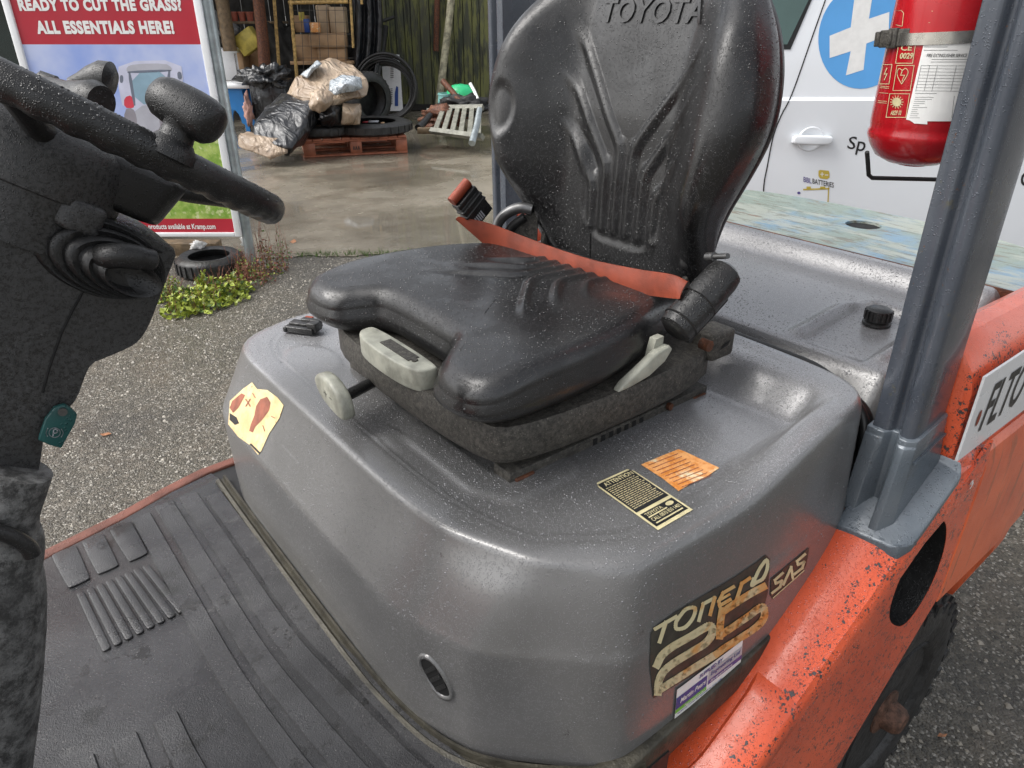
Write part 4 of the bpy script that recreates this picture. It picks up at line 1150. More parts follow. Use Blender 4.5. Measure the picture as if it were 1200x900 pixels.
# hinges and bracket on the near side
for sy, nm in ((-.172, 1), (.172, 0)):
    fr = frame((.915, SY + sy, 1.20), (1, 0, 0), (0, 0, 1))
    mb = MB(); mb.add(*prism([tuple(p) for p in chaikin([(-.03, -.06), (.03, -.06), (.035, .03), (.022, .085), (-.005, .085), (-.03, .03)], 2)], -.005, .005, fr)); hg = bevel(mb.build('hinge_plate', M['susp'], T), .002)
    fr2 = frame((.90, SY + sy * 1.03, 1.262), (1, 0, 0), (0, 0, 1))
    mb = MB(); V1, F1 = lathev([(0, .004), (.024, .004), (.026, 0), (.026, -.006)], fr2, 20); mb.add(V1, F1)
    setsmooth(mb.build('hinge_disc', M['bolt'], hg), 40)
bp = np.array(aty(812, 352, .60))
# hinge bolt
b0 = aty(829, 301, .625); b1 = aty(853, 300, .585)
tube('bolt', [b0, b0 + (b1 - b0) * .35, b0 + (b1 - b0) * .36, b1], [.007, .007, .0042, .0042], M['bolt'], T, 10)
# belt retractor: a fat capsule
r0 = np.array(aty(798, 378, .598)); r1 = np.array(aty(845, 326, .592))
ax = (r1 - r0) / np.linalg.norm(r1 - r0)
ey = np.cross(ax, [0, 1, 0]); fr = frame(r0, ey, np.cross(ax, ey), ax)
Ln = float(np.linalg.norm(r1 - r0))
retr = lathe('belt_retractor', [(0, -.018), (.018, -.018), (.025, -.013), (.027, .0), (.0272, Ln * .5), (.0265, Ln), (.024, Ln + .012), (.016, Ln + .018), (0, Ln + .018)], fr, M['blk'], T, 28)
for h in (.0, Ln * .45): lathe('retractor_band', [(.0265, h - .002), (.0290, h), (.0265, h + .002)], fr, M['blk'], retr, 28)
mb = MB(); mb.add(*boxv(-.034, -.018, -.012, .012, -.010, Ln * .9, fr)); bevel(mb.build('belt_slot', M['blk2'], retr), .003)
c_ = aty(822, 402, .60); tube('anchor_bolt', [c_, np.array(c_) + (0, -.016, 0)], .009, M['rust'], T, 8)
# belt: twisted flat ribbon
pts = [(541, 268, 1.085), (575, 279, 1.05), (612, 294, .99), (655, 309, .90), (700, 320, .81), (745, 330, .72), (785, 336, .64), (803, 341, .608)]
cp = bez([aty(u, v, y) for u, v, y in pts], 8)
up0 = [(537, 254), (572, 262), (610, 276), (655, 292), (700, 306), (748, 316), (787, 322), (806, 330)]
dn0 = [(534, 258), (577, 294), (612, 309), (655, 323), (700, 333), (745, 344), (783, 349), (797, 350)]
ua = bez([aty(u, v, p[2]) for (u, v), p in zip(up0, pts)], 8); da = bez([aty(u, v, p[2] - .006) for (u, v), p in zip(dn0, pts)], 8)
V_ = []; nb = 6
for i in range(len(ua)):
    for k in range(nb + 1):
        t = k / nb; p = ua[i] * (1 - t) + da[i] * t; p = p + np.array([-.003, 0, .0]) * math.sin(math.pi * t) + np.array([.0012, 0, 0]) * math.sin(i * .19 + t)
        V_.append(p)
m_ = nb + 1; nn = len(V_)
F_ = [(i * m_ + k, i * m_ + k + 1, (i + 1) * m_ + k + 1, (i + 1) * m_ + k) for i in range(len(ua) - 1) for k in range(nb)]
V2 = [v + np.array([.0018, 0, 0]) for v in V_]
F2 = [tuple(nn + j for j in f[::-1]) for f in F_]
ed = [(i * m_, (i + 1) * m_, nn + (i + 1) * m_, nn + i * m_) for i in range(len(ua) - 1)] + [((i + 1) * m_ + nb, i * m_ + nb, nn + i * m_ + nb, nn + (i + 1) * m_ + nb) for i in range(len(ua) - 1)]
belt = setsmooth(mesh('seat_belt', V_ + V2, F_ + F2 + ed, M['beltO'], T), 60)
mb = MB()
for i in range(0, len(ua)):
    pass
V_ = [];
# buckle
k0 = np.array(aty(527, 250, 1.085)); k1 = np.array(aty(551, 222, 1.085)); k2 = np.array(aty(580, 262, 1.07))
fb = frame((np.array(aty(552, 241, 1.085))), np.array(aty(580, 262, 1.085)) - np.array(aty(548, 222, 1.085)), np.array(aty(548, 218, 1.085)) - np.array(aty(526, 248, 1.085)))
mb = MB(); mb.add(*boxv(-.018, .034, -.024, .026, -.012, .012, fb)); mb.add(*boxv(-.028, -.018, -.026, .026, -.009, .013, fb)); mb.add(*boxv(-.012, -.006, -.0275, .0275, -.008, .0145, fb)); mb.add(*boxv(.0, .006, -.0275, .0275, -.008, .0145, fb))
bk = bevel(mb.build('belt_buckle', M['blk'], T), .002)
tube('buckle_button', [fb(-.037, -.024, 0), fb(-.037, .024, 0)], .0095, M['beltO'], bk, 12)
mp = pmap(fb(.020, -.004, .0125), np.array(fb(1, 0, 0)) - fb(0, 0, 0), np.array(fb(0, 1, 0)) - fb(0, 0, 0), np.array(fb(0, 0, 1)) - fb(0, 0, 0))
mb = MB()
for k in range(5): flat(mb, rect(-.006, .009, -.012 + k * .0045, -.0095 + k * .0045), mp, .001)
mb.build('buckle_print', M['print_grey'], bk)
# pale cast bracket behind the buckle
pc_ = np.array(aty(597, 262, 1.07)); fr = frame(pc_, np.array(aty(620, 262, 1.03)) - np.array(aty(580, 262, 1.08)), (0, 0, 1))
arc = bez([fr(-.030, -.024, 0), fr(-.020, .004, 0), fr(.0, .022, 0), (fr(.024, .030, 0)), fr(.045, .026, 0)], 8)
tube('hinge_bracket', arc, .0105, M['bolt'], T, 10)
tube('hinge_bracket', bez([fr(-.008, -.026, -.004), fr(.006, -.005, -.004), fr(.03, .012, -.004)], 8), .009, M['blk2'], T, 8)
mb = MB(); mb.add(*prism([(-.03, -.03), (.05, -.045), (.055, .022), (.02, .012), (-.005, -.012)], -.012, -.004, fr)); mb.build('hinge_bracket', M['susp'], T)
# suspension trays
def tray(name, x0, x1, y0, y1, z0, z1, r, mat, inset=0):
    ol = chaikin([(x0 + r, y0), (x1 - r, y0), (x1, y0 + r), (x1, y1 - r), (x1 - r, y1), (x0 + r, y1), (x0, y1 - r), (x0, y0 + r)], 2)
    c = np.array([(x0 + x1) / 2, (y0 + y1) / 2]); n = len(ol); V_ = []
    lv_ = [(1 - inset, z0), (1, z0 + .012), (1.0, z1 - .008), (.985, z1), (.5, z1 + .001)]
    for s_, z in lv_: V_ += [(*(c + (ol - c) * s_), z) for ol_ in [0]] if False else [(c[0] + (p[0] - c[0]) * s_, c[1] + (p[1] - c[1]) * s_, z) for p in ol]
    F_ = [(i * n + k, i * n + (k + 1) % n, (i + 1) * n + (k + 1) % n, (i + 1) * n + k) for i in range(len(lv_) - 1) for k in range(n)] + [[(len(lv_) - 1) * n + k for k in range(n)], list(range(n))[::-1]]
    return setsmooth(mesh(name, V_, F_, mat, T), 45)
base = tray('seat_suspension', .440, .900, .588, 1.080, 1.084, 1.140, .05, M['susp'], .03)
tray('suspension_skirt', .478, .872, .626, 1.060, 1.056, 1.088, .045, M['blk2'], .0)
rl = box('seat_rail', .480, .885, .612, .648, 1.046, 1.066, M['susp'], T, .002)
rl2 = box('seat_rail', .480, .885, 1.03, 1.066, 1.046, 1.066, M['susp'], T, .002)
for k in range(7): box('rail_slot', .63 + k * .016, .638 + k * .016, .6112, .6125, 1.052, 1.062, M['dark'], rl)
box('rail_foot', .488, .520, .608, .64, 1.040, 1.056, M['rust'], T, .002)
box('rail_foot', .850, .88, .608, .64, 1.040, 1.056, M['rust'], T, .002)
tube('rail_bolt', [(.79, .606, 1.062), (.79, .612, 1.062)], .006, M['rust'], rl, 8)
box('rear_bracket', .86, .915, .594, .64, 1.120, 1.165, M['susp'], T, .006)
mb = MB(); mb.add([(.875, .5925, 1.138), (.895, .5925, 1.142), (.900, .5925, 1.150), (.885, .5925, 1.146)], [(0, 1, 2, 3)]); mb.build('bracket_notch', M['dark'], T)
# front pull handle
hp = [(-.092, .0), (-.086, .018), (-.04, .026), (.04, .026), (.088, .018), (.096, .0), (.09, -.012), (-.09, -.012)]
frh = lambda a, b, h: (.460 - b * 1.15, .848 + a, 1.136 + h)
mb = MB(); mb.add(*prism([tuple(p) for p in chaikin(hp, 2)], 0, .034, frh))
hd = bevel(mb.build('slide_handle', M['handle'], T), .007, 3, 40)
mb = MB(); mb.add(*boxv(-.05, .03, -.004, .012, .0335, .0352, frh)); mb.build('handle_inset', M['susp'], hd)
lathe('handle_screw', [(0, .036), (.004, .036), (.0045, .033)], lambda a, b, h: frh(-.055 + a, .005 + b, h), M['susp'], hd, 12)
# weight adjusting knob on a short arm
kc = np.array(atz(393, 464, 1.098)); 
fk = frame(kc, np.array(atz(408, 480, 1.09)) - np.array(atz(368, 444, 1.09)), np.array((0, 0, 1.0)))
ko = chaikin([(-.056, .012), (-.034, .028), (.0, .030), (.034, .018), (.046, -.006), (.044, -.024), (0, -.022), (-.040, -.012)], 2)
mb = MB(); mb.add(*prism([tuple(p) for p in ko], -.011, .011, fk)); kn = bevel(mb.build('adjuster_knob', M['handle'], T), .007, 3, 40)
mb = MB()
for s_ in ([(-.014, .004), (-.004, .004)], [(-.009, -.001), (-.009, .009)], [(.004, .003), (.012, .003)]): stroke(mb, s_, .0012, lambda a, b, c: fk(a, b, .0115), 0)
mb.build('knob_mark', M['print_black'], kn)
tube('knob_arm', [kc + (.01, -.005, -.004), (.47, .93, 1.085)], .009, M['blk'], T, 8)
# recline lever on the near side
lvp = [(725, 461), (733, 450), (752, 432), (772, 413), (786, 405), (789, 409), (780, 424), (762, 441), (742, 453)]
P3 = [np.array(aty(u, v, .588)) for u, v in lvp]; P4 = [p + np.array([0, .014, 0]) for p in P3]; n = len(P3)
o = mesh('recline_lever', P3 + P4, [list(range(n)), list(range(n, 2 * n))[::-1]] + [(i, n + i, n + (i + 1) % n, (i + 1) % n) for i in range(n)], M['handle'], T); bevel(o, .003, 2, 30)
P3 = [np.array(aty(u, v, .600)) for u, v in [(769, 398), (778, 394), (776, 412), (763, 420)]]; P4 = [p + np.array([0, .012, 0]) for p in P3]
mesh('lever_root', P3 + P4, [(0, 1, 2, 3), (7, 6, 5, 4), (0, 4, 5, 1), (1, 5, 6, 2), (2, 6, 7, 3), (3, 7, 4, 0)], M['handle'], T)
# ================================================================ STEERING COLUMN
e1 = np.array([0, 1.0, 0]); e2 = np.array([.8316, 0, -.5554]); en = np.array([.5554, 0, .8316])
wc = CO + e1 * .862 + e2 * .176 - en * .002
fwh = lambda a, b, h: tuple(wc + e1 * a + e2 * b + en * h)
RW = .182
pts = []; rad = []
NSEG = 220
for k in range(NSEG):
    a = 2 * math.pi * k / NSEG
    pts.append(np.array(fwh(RW * math.cos(a), RW * math.sin(a), 0)))
# rim with finger bumps beneath
V_ = []; sg = 14
for k in range(NSEG):
    a = 2 * math.pi * k / NSEG; er = e1 * math.cos(a) + e2 * math.sin(a)
    for j in range(sg):
        b = 2 * math.pi * j / sg; dn = max(0, -math.sin(b))
        r = .0150 + .0011 * math.cos(a * 46) * dn + .0018 * dn
        V_.append(pts[k] + er * r * math.cos(b) + en * r * math.sin(b))
F_ = [(k * sg + j, k * sg + (j + 1) % sg, ((k + 1) % NSEG) * sg + (j + 1) % sg, ((k + 1) % NSEG) * sg + j) for k in range(NSEG) for j in range(sg)]
sw = mesh('steering_wheel', V_, F_, M['grip'], T, True)
for a in (math.radians(88), math.radians(212), math.radians(-30)):
    c, s_ = math.cos(a), math.sin(a)
    fs = lambda p, q, h, c=c, s_=s_: fwh(p * c - q * s_, p * s_ + q * c, h)
    tube('wheel_spoke', bez([fs(.03, 0, -.030), (fs(.09, 0, -.028)), fs(.14, 0, -.014), fs(.176, 0, -.003)], 6), .0115, M['grip'], sw, 10)
box_ = [(-.026, .115), (.026, .115), (.022, .168), (-.022, .168)]
mb = MB(); mb.add(*prism([(.0, -.030), (.075, -.026), (.092, -.010), (.092, .022), (.0, .030)], -.070, -.018, lambda a, b, h: fwh(b - .035, a + (h + .016) * .25, h))); bevel(mb.build('spoke_cover', M['grip'], sw), .008, 3)
lathe('wheel_hub', [(0, -.01), (.03, -.012), (.052, -.018), (.055, -.03)], fwh, M['grip'], sw, 32)
# drum under the wheel
fd = lambda a, b, h: fwh(a - .01, b - .040, h)
drum = lathe('column_drum', [(0, -.014), (.050, -.014), (.070, -.017), (.080, -.026), (.084, -.045), (.0855, -.072), (.085, -.078), (.079, -.080), (.078, -.112), (.079, -.13)], fd, M['cowl'], T, 48)
mb = MB(); mb.add(*prism([(-.082, .0), (-.05, -.04), (.0, -.06), (.05, -.04), (.082, 0), (.082, .030), (-.082, .030)], -.10, -.070, lambda a, b, h: fd(a, b + .03, h))); bevel(mb.build('drum_collar', M['cowl'], drum), .006, 3)
# spinner knob on the near side of the rim
ka = math.radians(180 - 20); 
best = None
for a in np.linspace(math.pi * .5, math.pi * 1.1, 200):
    p = np.array(fwh(RW * math.cos(a), RW * math.sin(a), .012)); q = p - CO; w = q @ FW; u = 600 + FPX * (q @ RT) / w
    if best is None or abs(u - 203) < best[0]: best = (abs(u - 203), a)
ka = best[1]; kb = np.array(fwh(RW * math.cos(ka), RW * math.sin(ka), .0))
fkn = frame(kb, e1 * 1.0 + e2 * .0, e2, en)
lathe('knob_base', [(.0, .018), (.015, .018), (.018, .014), (.021, .010), (.022, .002)], fkn, M['grip'], sw, 20)
# head: a bulb leaning forward, grown along its own axis
hx = (RT * .80 - UP * .58); hx /= np.linalg.norm(hx)
hy = np.array(en) - hx * (en @ hx); hy /= np.linalg.norm(hy)
nb_ = 40; V_ = []
neck0 = kb + en * .020; 
hc = kb + en * .044 - hx * .003
tube('knob_neck', bez([kb + en * .008, kb + en * .018, kb + en * .028, kb + en * .040], 5), list(np.interp(np.linspace(0, 1, 16), [0, .3, .6, 1], [.0200, .0145, .0135, .0190])), M['grip'], sw, 24)
fh_ = frame(hc, np.cross(hy, hx), hy, hx)
lathe('knob_head', [(.0, -.032), (.009, -.0307), (.0145, -.027), (.018, -.020), (.0195, -.008), (.0202, .005), (.0200, .018), (.0185, .026), (.0145, .031), (.007, .0333), (0, .0338)], lambda a, b, h: fh_(a, b + .002 * math.sin(h * 60), h), M['grip'], sw, 36, ang=70)
# direction lever beyond the wheel
d0 = .98
La = [np.array(atd(u, v, .0 + dd)) for u, v, dd in ((-30, 118, 1.0), (20, 106, 1.0), (50, 101, 1.0), (62, 104, 1.0), (78, 110, .98), (96, 114, .97), (110, 118, .96), (119, 121, .955))]
lever = tube('direction_lever', La, [.010, .010, .012, .014, .016, .020, .025, .021], M['grip'], T, 24)
La = [np.array(atd(u, v, 1.02)) for u, v in ((84, 99), (96, 96), (108, 93), (120, 92), (129, 93), (134, 95))]
tube('lever_end', La, [.009, .012, .017, .022, .022, .012], M['grip'], lever, 24)
tube('lever_boss', [np.array(atd(u, v, 1.03)) for u, v in ((42, 101), (52, 96), (66, 99))], [.010, .014, .011], M['grip'], lever, 12)
# cowl: side outline in the plane y=const, thickness across
CW = [(-60, 178), (0, 196), (36, 214), (70, 232), (112, 252), (150, 268), (196, 286), (208, 294), (203, 306), (190, 340), (176, 378), (164, 398), (150, 407), (124, 418), (106, 425), (98, 442), (90, 466), (78, 480), (58, 492), (50, 505), (48, 530), (44, 552), (38, 600), (30, 640), (-60, 640)]
Q = [aty(u, v, .785) for u, v in CW]; Q = [(p[0], p[2]) for p in Q]
def cowlv(poly, ys):
    c = np.array(poly); cc = c.mean(0); V_ = []; n = len(c)
    for y, s_ in ys: V_ += [(cc[0] + (x - cc[0]) * s_, y, cc[1] + (z - cc[1]) * s_) for x, z in c]
    F_ = [(i * n + k, (i + 1) * n + k, (i + 1) * n + (k + 1) % n, i * n + (k + 1) % n) for i in range(len(ys) - 1) for k in range(n)] + [list(range(n)), [(len(ys) - 1) * n + k for k in range(n)][::-1]]
    return V_, F_
V_, F_ = cowlv([tuple(p) for p in chaikin(Q, 1)], [(.782, .985), (.790, 1.0), (.86, 1.01), (.93, 1.0), (.94, .985)])
cowl = setsmooth(mesh('column_cowl', V_, F_, M['cowl'], T), 32)
# seam across the cowl side
tube('cowl_seam', [np.array(aty(u, v, .7815)) for u, v in ((98, 340), (86, 362), (72, 390), (58, 430), (50, 460))], .0012, M['dark'], cowl, 6)
tube('cowl_seam', [np.array(aty(u, v, .7815)) for u, v in ((0, 196 + 10), (60, 238), (118, 262), (160, 282), (190, 296))], .0012, M['dark'], cowl, 6)
# bellows with the lever growing out of it
bc = np.array(aty(116, 301, .785)); 
fbq = frame(bc, np.array(aty(175, 322, .785)) - np.array(aty(55, 278, .785)), np.array((0, 0, 1.0)), (0, -1, 0))
pro = []
for k in range(5):
    s_ = 1 - .135 * k; h = .0075 * k
    pro += [(.058 * s_, h), (.0600 * s_, h + .0035), (.057 * s_, h + .0070), (.048 * s_, h + .0050)]
pro += [(.020, .026), (0, .026)]
V_, F_ = lathev(pro[::1], lambda a, b, h: fbq(a * 1.0 + h * .7, b * .62 - h * .1, h), 40)
setsmooth(mesh('lever_bellows', V_, F_, M['grip'], T), 60)
La = [np.array(aty(u, v, y)) for u, v, y in ((118, 300, .772), (128, 300, .752), (145, 299, .745), (168, 303, .745), (182, 306, .747))]
tube('tilt_lever', bez(La, 4), [.012] * 4 + [.0120] * 8 + [.0105] * 4 + [.007], M['grip'], T, 14)
# teal tag with the parking brake sign
tq = [(53, 492), (64, 478), (76, 474), (84, 479), (91, 486), (88, 497), (72, 526), (58, 522), (45, 516)]
P3 = [np.array(aty(u, v, .770)) for u, v in tq]; n = len(P3); P4 = [p + np.array([0, .006, 0]) for p in P3]
tg = mesh('parking_brake_tag', P3 + P4, [list(range(n)), list(range(n, 2 * n))[::-1]] + [(i, n + i, n + (i + 1) % n, (i + 1) % n) for i in range(n)], M['tag_green'], T); bevel(tg, .0015, 2, 30)
mb = MB()
idt = lambda a, b, c=0: tuple(np.array(aty(a, b, .7690)))
stroke(mb, ngon(64, 507, 6.6, 5.6, 24), .9, idt, 0, True)
stroke(mb, [(62, 511), (63, 503), (66.5, 503), (67.5, 505.5), (66, 507.5), (62.8, 507.6)], 1.2, idt)
stroke(mb, bez([(55.5, 511), (54, 507), (56, 502)], 4), .9, idt); stroke(mb, bez([(72, 503), (74, 507), (72, 512)], 4), .9, idt)
mb.build('tag_sign', M['print_grey'], tg)
c_ = np.array(aty(73, 482, .7695)); tube('tag_screw', [c_, c_ + (0, -.003, 0)], .0042, M['bolt'], tg, 10)
# grey rubber boot at the foot of the column
bo = [(30, 548, .035), (20, 575, .036), (12, 600, .036), (10, 622, .037), (12, 634, .040), (10, 650, .042), (4, 670, .046), (4, 700, .049), (2, 740, .051), (0, 790, .051), (-2, 840, .050), (-6, 900, .048), (-10, 960, .048)]
cpts = [np.array(aty(u - 14, v, .78)) for u, v, r in bo]
tube('column_boot', bez(cpts, 4), np.interp(np.linspace(0, len(bo) - 1, (len(bo) - 1) * 4 + 1), range(len(bo)), [b[2] for b in bo]), M['bootm'] if 'bootm' in M else M['cowl'], T, 32)
tube('boot_band', bez([np.array(aty(u, v, .735)) for u, v in ((-20, 618), (12, 628), (32, 640), (38, 650))], 4), .008, M['grip'], T, 10)
# ================================================================ EXTINGUISHER
EX, EY = 1.085, .468
zt_ = lambda v: float(atx(1082, v, EX - .05)[2])
z0 = zt_(203)
ext = thing('fire_extinguisher', (EX, EY, z0), 'red fire extinguisher strapped behind the grey pillar at the right', 'extinguisher')
RE = .066
zfe = zfr(EX, EY, 0)
zbd = zt_(163)
prof = [(0, z0), (.018, z0), (.020, z0 + .002), (.034, z0 + .004), (.050, z0 + .012), (.060, z0 + .026), (.0635, zbd - .008), (.0655, zbd - .003), (.0655, zbd + .002), (.0635, zbd + .006), (.0645, zbd + .012), (.0650, zbd + .02), (.0650, z0 + .40), (.060, z0 + .43), (.040, z0 + .455), (.018, z0 + .462), (.018, z0 + .49), (0, z0 + .49)]
Vc, Fc_ = lathev(prof, zfe, 48)
cyl = setsmooth(mesh('cylinder', Vc, Fc_, M['red'], ext), 50)
cbv = BVHTree.FromPolygons([Vector(v) for v in Vc], Fc_)
def oncyl(u, v, off=.0008):
    d = Vector(ray(u, v)).normalized(); h = cbv.ray_cast(Vector(CO), d)
    if h[0] is None: h = cbv.find_nearest(Vector(CO) + d * 1.0)
    p, n = h[0], h[1]
    r = Vector((p.x - EX, p.y - EY, 0)).normalized()
    return tuple(p + r * off)
def cdecal(name, mb, mat, off, cell=5):
    V, F = densify(mb, cell); return mesh(name, [oncyl(a, b, off) for a, b, *_ in V], F, mat, ext, True)
E6 = lambda a, b: (990 + a / 3.914, b / 3.914)
mb = MB(); flat(mb, [E6(370, 170), E6(600, 150), E6(560, 556), E6(378, 556), E6(378, 570), E6(320, 566), E6(300, 552), E6(282, 548)], id2); cdecal('inspection_label', mb, M['print_white'], .0009)
mb = MB()
for x0, x1, y0, y1 in [(243, 320, 190, 290), (232, 310, 300, 415), (200, 290, 430, 538), (168, 212, 296, 385)]:
    k = (y0 + y1) / 2; sk = -.16
    stroke(mb, [E6(x0 + sk * (y - k), y) for x0, y in [(x0, y0), (x1, y0), (x1, y1), (x0, y1)]], .7, id2, 0, True)
lc = quadmap(E6(258, 242), E6(318, 242), E6(312, 270), E6(252, 270)); text(mb, '0029', lc, 0, 1, 0, 1, .03)
lc = quadmap(E6(262, 205), E6(312, 205), E6(308, 232), E6(258, 232)); text(mb, 'CE', lc, 0, 1, 0, 1, .02)
lc = quadmap(E6(215, 506), E6(262, 506), E6(258, 528), E6(210, 528)); text(mb, 'AB29 10', lc, 0, 1, 0, 1, .02)
stroke(mb, [E6(*p) for p in bez([(262, 385), (246, 355), (242, 330), (252, 314), (266, 322), (280, 313), (292, 328), (284, 352), (262, 385)], 3)], .8, id2)
stroke(mb, [E6(266, 322), E6(258, 345), E6(276, 345), E6(264, 372)], .8, id2)
flat(mb, [E6(240 + 20 * math.cos(a), 468 + 20 * math.sin(a)) for a in np.linspace(0, 6.28, 14, endpoint=False)], id2)
for k in range(14):
    a = 6.283 * k / 14; stroke(mb, [E6(240 + 20 * math.cos(a), 468 + 20 * math.sin(a)), E6(240 + 29 * math.cos(a), 468 + 29 * math.sin(a))], .8, id2)
stroke(mb, [E6(196, 312), E6(184, 340), E6(196, 338), E6(184, 366)], .9, id2)
for y in (395, 402, 425, 462, 470): stroke(mb, [E6(166 - (y - 395) * .16, y), E6(205 - (y - 395) * .16, y + 3)], .5, id2)
stroke(mb, [E6(214, 50), E6(262, 48), E6(272, 60), E6(266, 118)], .6, id2); stroke(mb, [E6(208, 108), E6(264, 120)], .6, id2)
cdecal('printed_symbols', mb, M['print_cream'], .0008, 9)
mb = MB()
for k in range(9):
    y = 300 + k * 14.5; stroke(mb, [E6(352 - k * 3.2, y), E6(560 - k * 3.2, y + 2)], .35, id2)
for x in (352, 390, 425, 510): stroke(mb, [E6(x, 300), E6(x - 26, 418)], .35, id2)
def lt(body, a, b, c, d): q_ = quadmap(E6(a, c), E6(b, c), E6(b - 4, d), E6(a - 4, d)); text(mb, body, q_, 0, 1, 0, 1, .01)
lt('FIRE EXTINGUISHER SERVICE', 380, 560, 246, 262); lt('Equipment', 415, 500, 180, 194)
for y, a, b in ((272, 400, 560), (284, 396, 560), (215, 366, 470), (230, 364, 515), (428, 325, 420)): stroke(mb, [E6(a, y), E6(b, y)], .45, id2)
for k in range(11): stroke(mb, [E6(325 - k * 2.6, 446 + k * 9.4), E6(345 + random.random() * 70 - k * 2.6, 446 + k * 9.4)], .4, id2)
stroke(mb, [E6(500, 440), E6(488, 540), E6(520, 540)], .4, id2)
cdecal('label_print', mb, M['print_black'], .0013, 12)
# steel band, clamp and bracket
zs_ = float(oncyl(1100, 44)[2]); mb = MB()
rb = [(.0665, -.007), (.0672, -.007), (.0672, .007), (.0665, .007)]
V_, F_ = lathev(rb + rb[:1], lambda a, b, h: (EX + a, EY + b, zs_ + h + a * .03 - b * .05), 48)
setsmooth(mesh('steel_band', V_, F_, M['steel'], ext), 40)
k1 = np.array(oncyl(1048, 45, .002)); k0 = np.array(atx(1031, 43, k1[0])); k2 = np.array(oncyl(1074, 40, .002))
fk = frame(k1, k2 - k0, (0, 0, 1))
mb = MB(); 
for a in [(-.018, .026, -.0105, .0105, -.004, .004), (-.024, -.016, -.009, .009, -.004, .006), (-.004, .010, -.012, .012, .0, .0065), (.0, .004, -.008, .008, .005, .009)]: mb.add(*boxv(*a, fr=(lambda p, q_, r_: fk(p, q_, r_)) ))
bevel(mb.build('band_clamp', M['susp'], ext), .0015)
xb_ = EX - .01
w0 = [aty(1016, 178, EY), aty(1017, 190, EY), aty(1018, 205, EY), aty(1022, 208.5, EY), aty(1060, 209.5, EY - .02), aty(1125, 211, EY - .06)]
tube('wire_bracket', w0, .0028, M['blk2'], ext, 8)
lathe('valve', [(0, z0 + .55), (.012, z0 + .55), (.016, z0 + .52), (.014, z0 + .49)], zfe, M['steel'], ext, 16)
# ================================================================ GROUND
gp = 400
o = mesh('asphalt_yard', [(-gp, -gp, 0), (gp, -gp, 0), (gp, gp, 0), (-gp, gp, 0)], [(0, 1, 2, 3)], M['gravel']); tag(o, kind='structure')
edge = [(-6, 5.0), (-1.85, 5.1), (-1.55, 5.16), (-1.2, 5.14), (-.9, 5.22), (-.5, 5.25), (-.2, 5.30), (.3, 5.34), (1.5, 5.4), (3, 5.5), (8, 5.6), (8, 15), (-6, 15)]
P_ = []
for i, (a, b) in enumerate(edge):
    P_.append((a, b))
    if 0 < i < 9:
        a2, b2 = edge[i + 1]
        for t in np.linspace(0, 1, 8)[1:-1]: P_.append((a + (a2 - a) * t, b + (b2 - b) * t + random.uniform(-.02, .02)))
o = mesh('concrete_slab', [Wp(a, b, .006) for a, b in P_], [list(range(len(P_)))], M['conc']); tag(o, kind='structure')
# loose stones
mb = MB()
def stone(p, r):
    V_ = []
    for v in ((1, 0, 0), (-1, 0, 0), (0, 1, 0), (0, -1, 0), (0, 0, 1), (.6, .6, .55), (-.6, .5, .5), (0, -.7, .6)):
        V_.append((p[0] + v[0] * r * random.uniform(.7, 1.2), p[1] + v[1] * r * random.uniform(.7, 1.2), max(0, v[2] * r * random.uniform(.4, .8)) + .0))
    mb.add(V_, [(0, 2, 5), (2, 6, 5), (5, 6, 4), (2, 1, 6), (1, 4, 6), (1, 3, 7), (1, 7, 4), (3, 0, 7), (0, 5, 7), (7, 5, 4)])
for _ in range(5200):
    s_, d_ = random.uniform(-2.6, .2), random.uniform(2.0, 5.15)
    stone(Wp(s_, d_, 0), random.uniform(.003, .0075) * random.choice((1, 1, 1, 1.6)))
for _ in range(2500):
    s_, d_ = random.uniform(.6, 3.0), random.uniform(.8, 3.0)
    stone(Wp(s_, d_, 0), random.uniform(.003, .007) * random.choice((1, 1, 1, 1.7)))
tag(mb.build('loose_stones', M['stone']), kind='stuff')
def fallen_leaf(u, v, r, label):
    p = atz(u, v, .006); a = random.uniform(0, 6)
    fr = lambda x, y, z: (p[0] + x * math.cos(a) - y * math.sin(a), p[1] + x * math.sin(a) + y * math.cos(a), p[2] + z)
    V_ = [fr(-r, 0, 0), fr(-r * .4, -r * .45, .004), (fr(r * .5, -r * .35, .002)), fr(r, 0, .006), fr(r * .4, r * .4, 0), fr(-r * .3, r * .5, .003), fr(0, 0, .002)]
    V_ += [(x, y, z - .0015) for x, y, z in V_]
    F_ = [(i, (i + 1) % 6, 6) for i in range(6)] + [((i + 1) % 6 + 7, i + 7, 13) for i in range(6)] + [(i, 7 + i, 7 + (i + 1) % 6, (i + 1) % 6) for i in range(6)]
    tag(mesh('fallen_leaf', V_, F_, M['leafdead'], loc=tuple(p)), label, 'leaf')
fallen_leaf(124, 509, .022, 'small orange-brown leaf lying on the gravel right of the teal tag')
fallen_leaf(344, 283, .05, 'brown leaf on the edge of the wet concrete near the weeds')
fallen_leaf(1104, 862, .012, 'dark curled leaf on the asphalt beside the rear tyre')
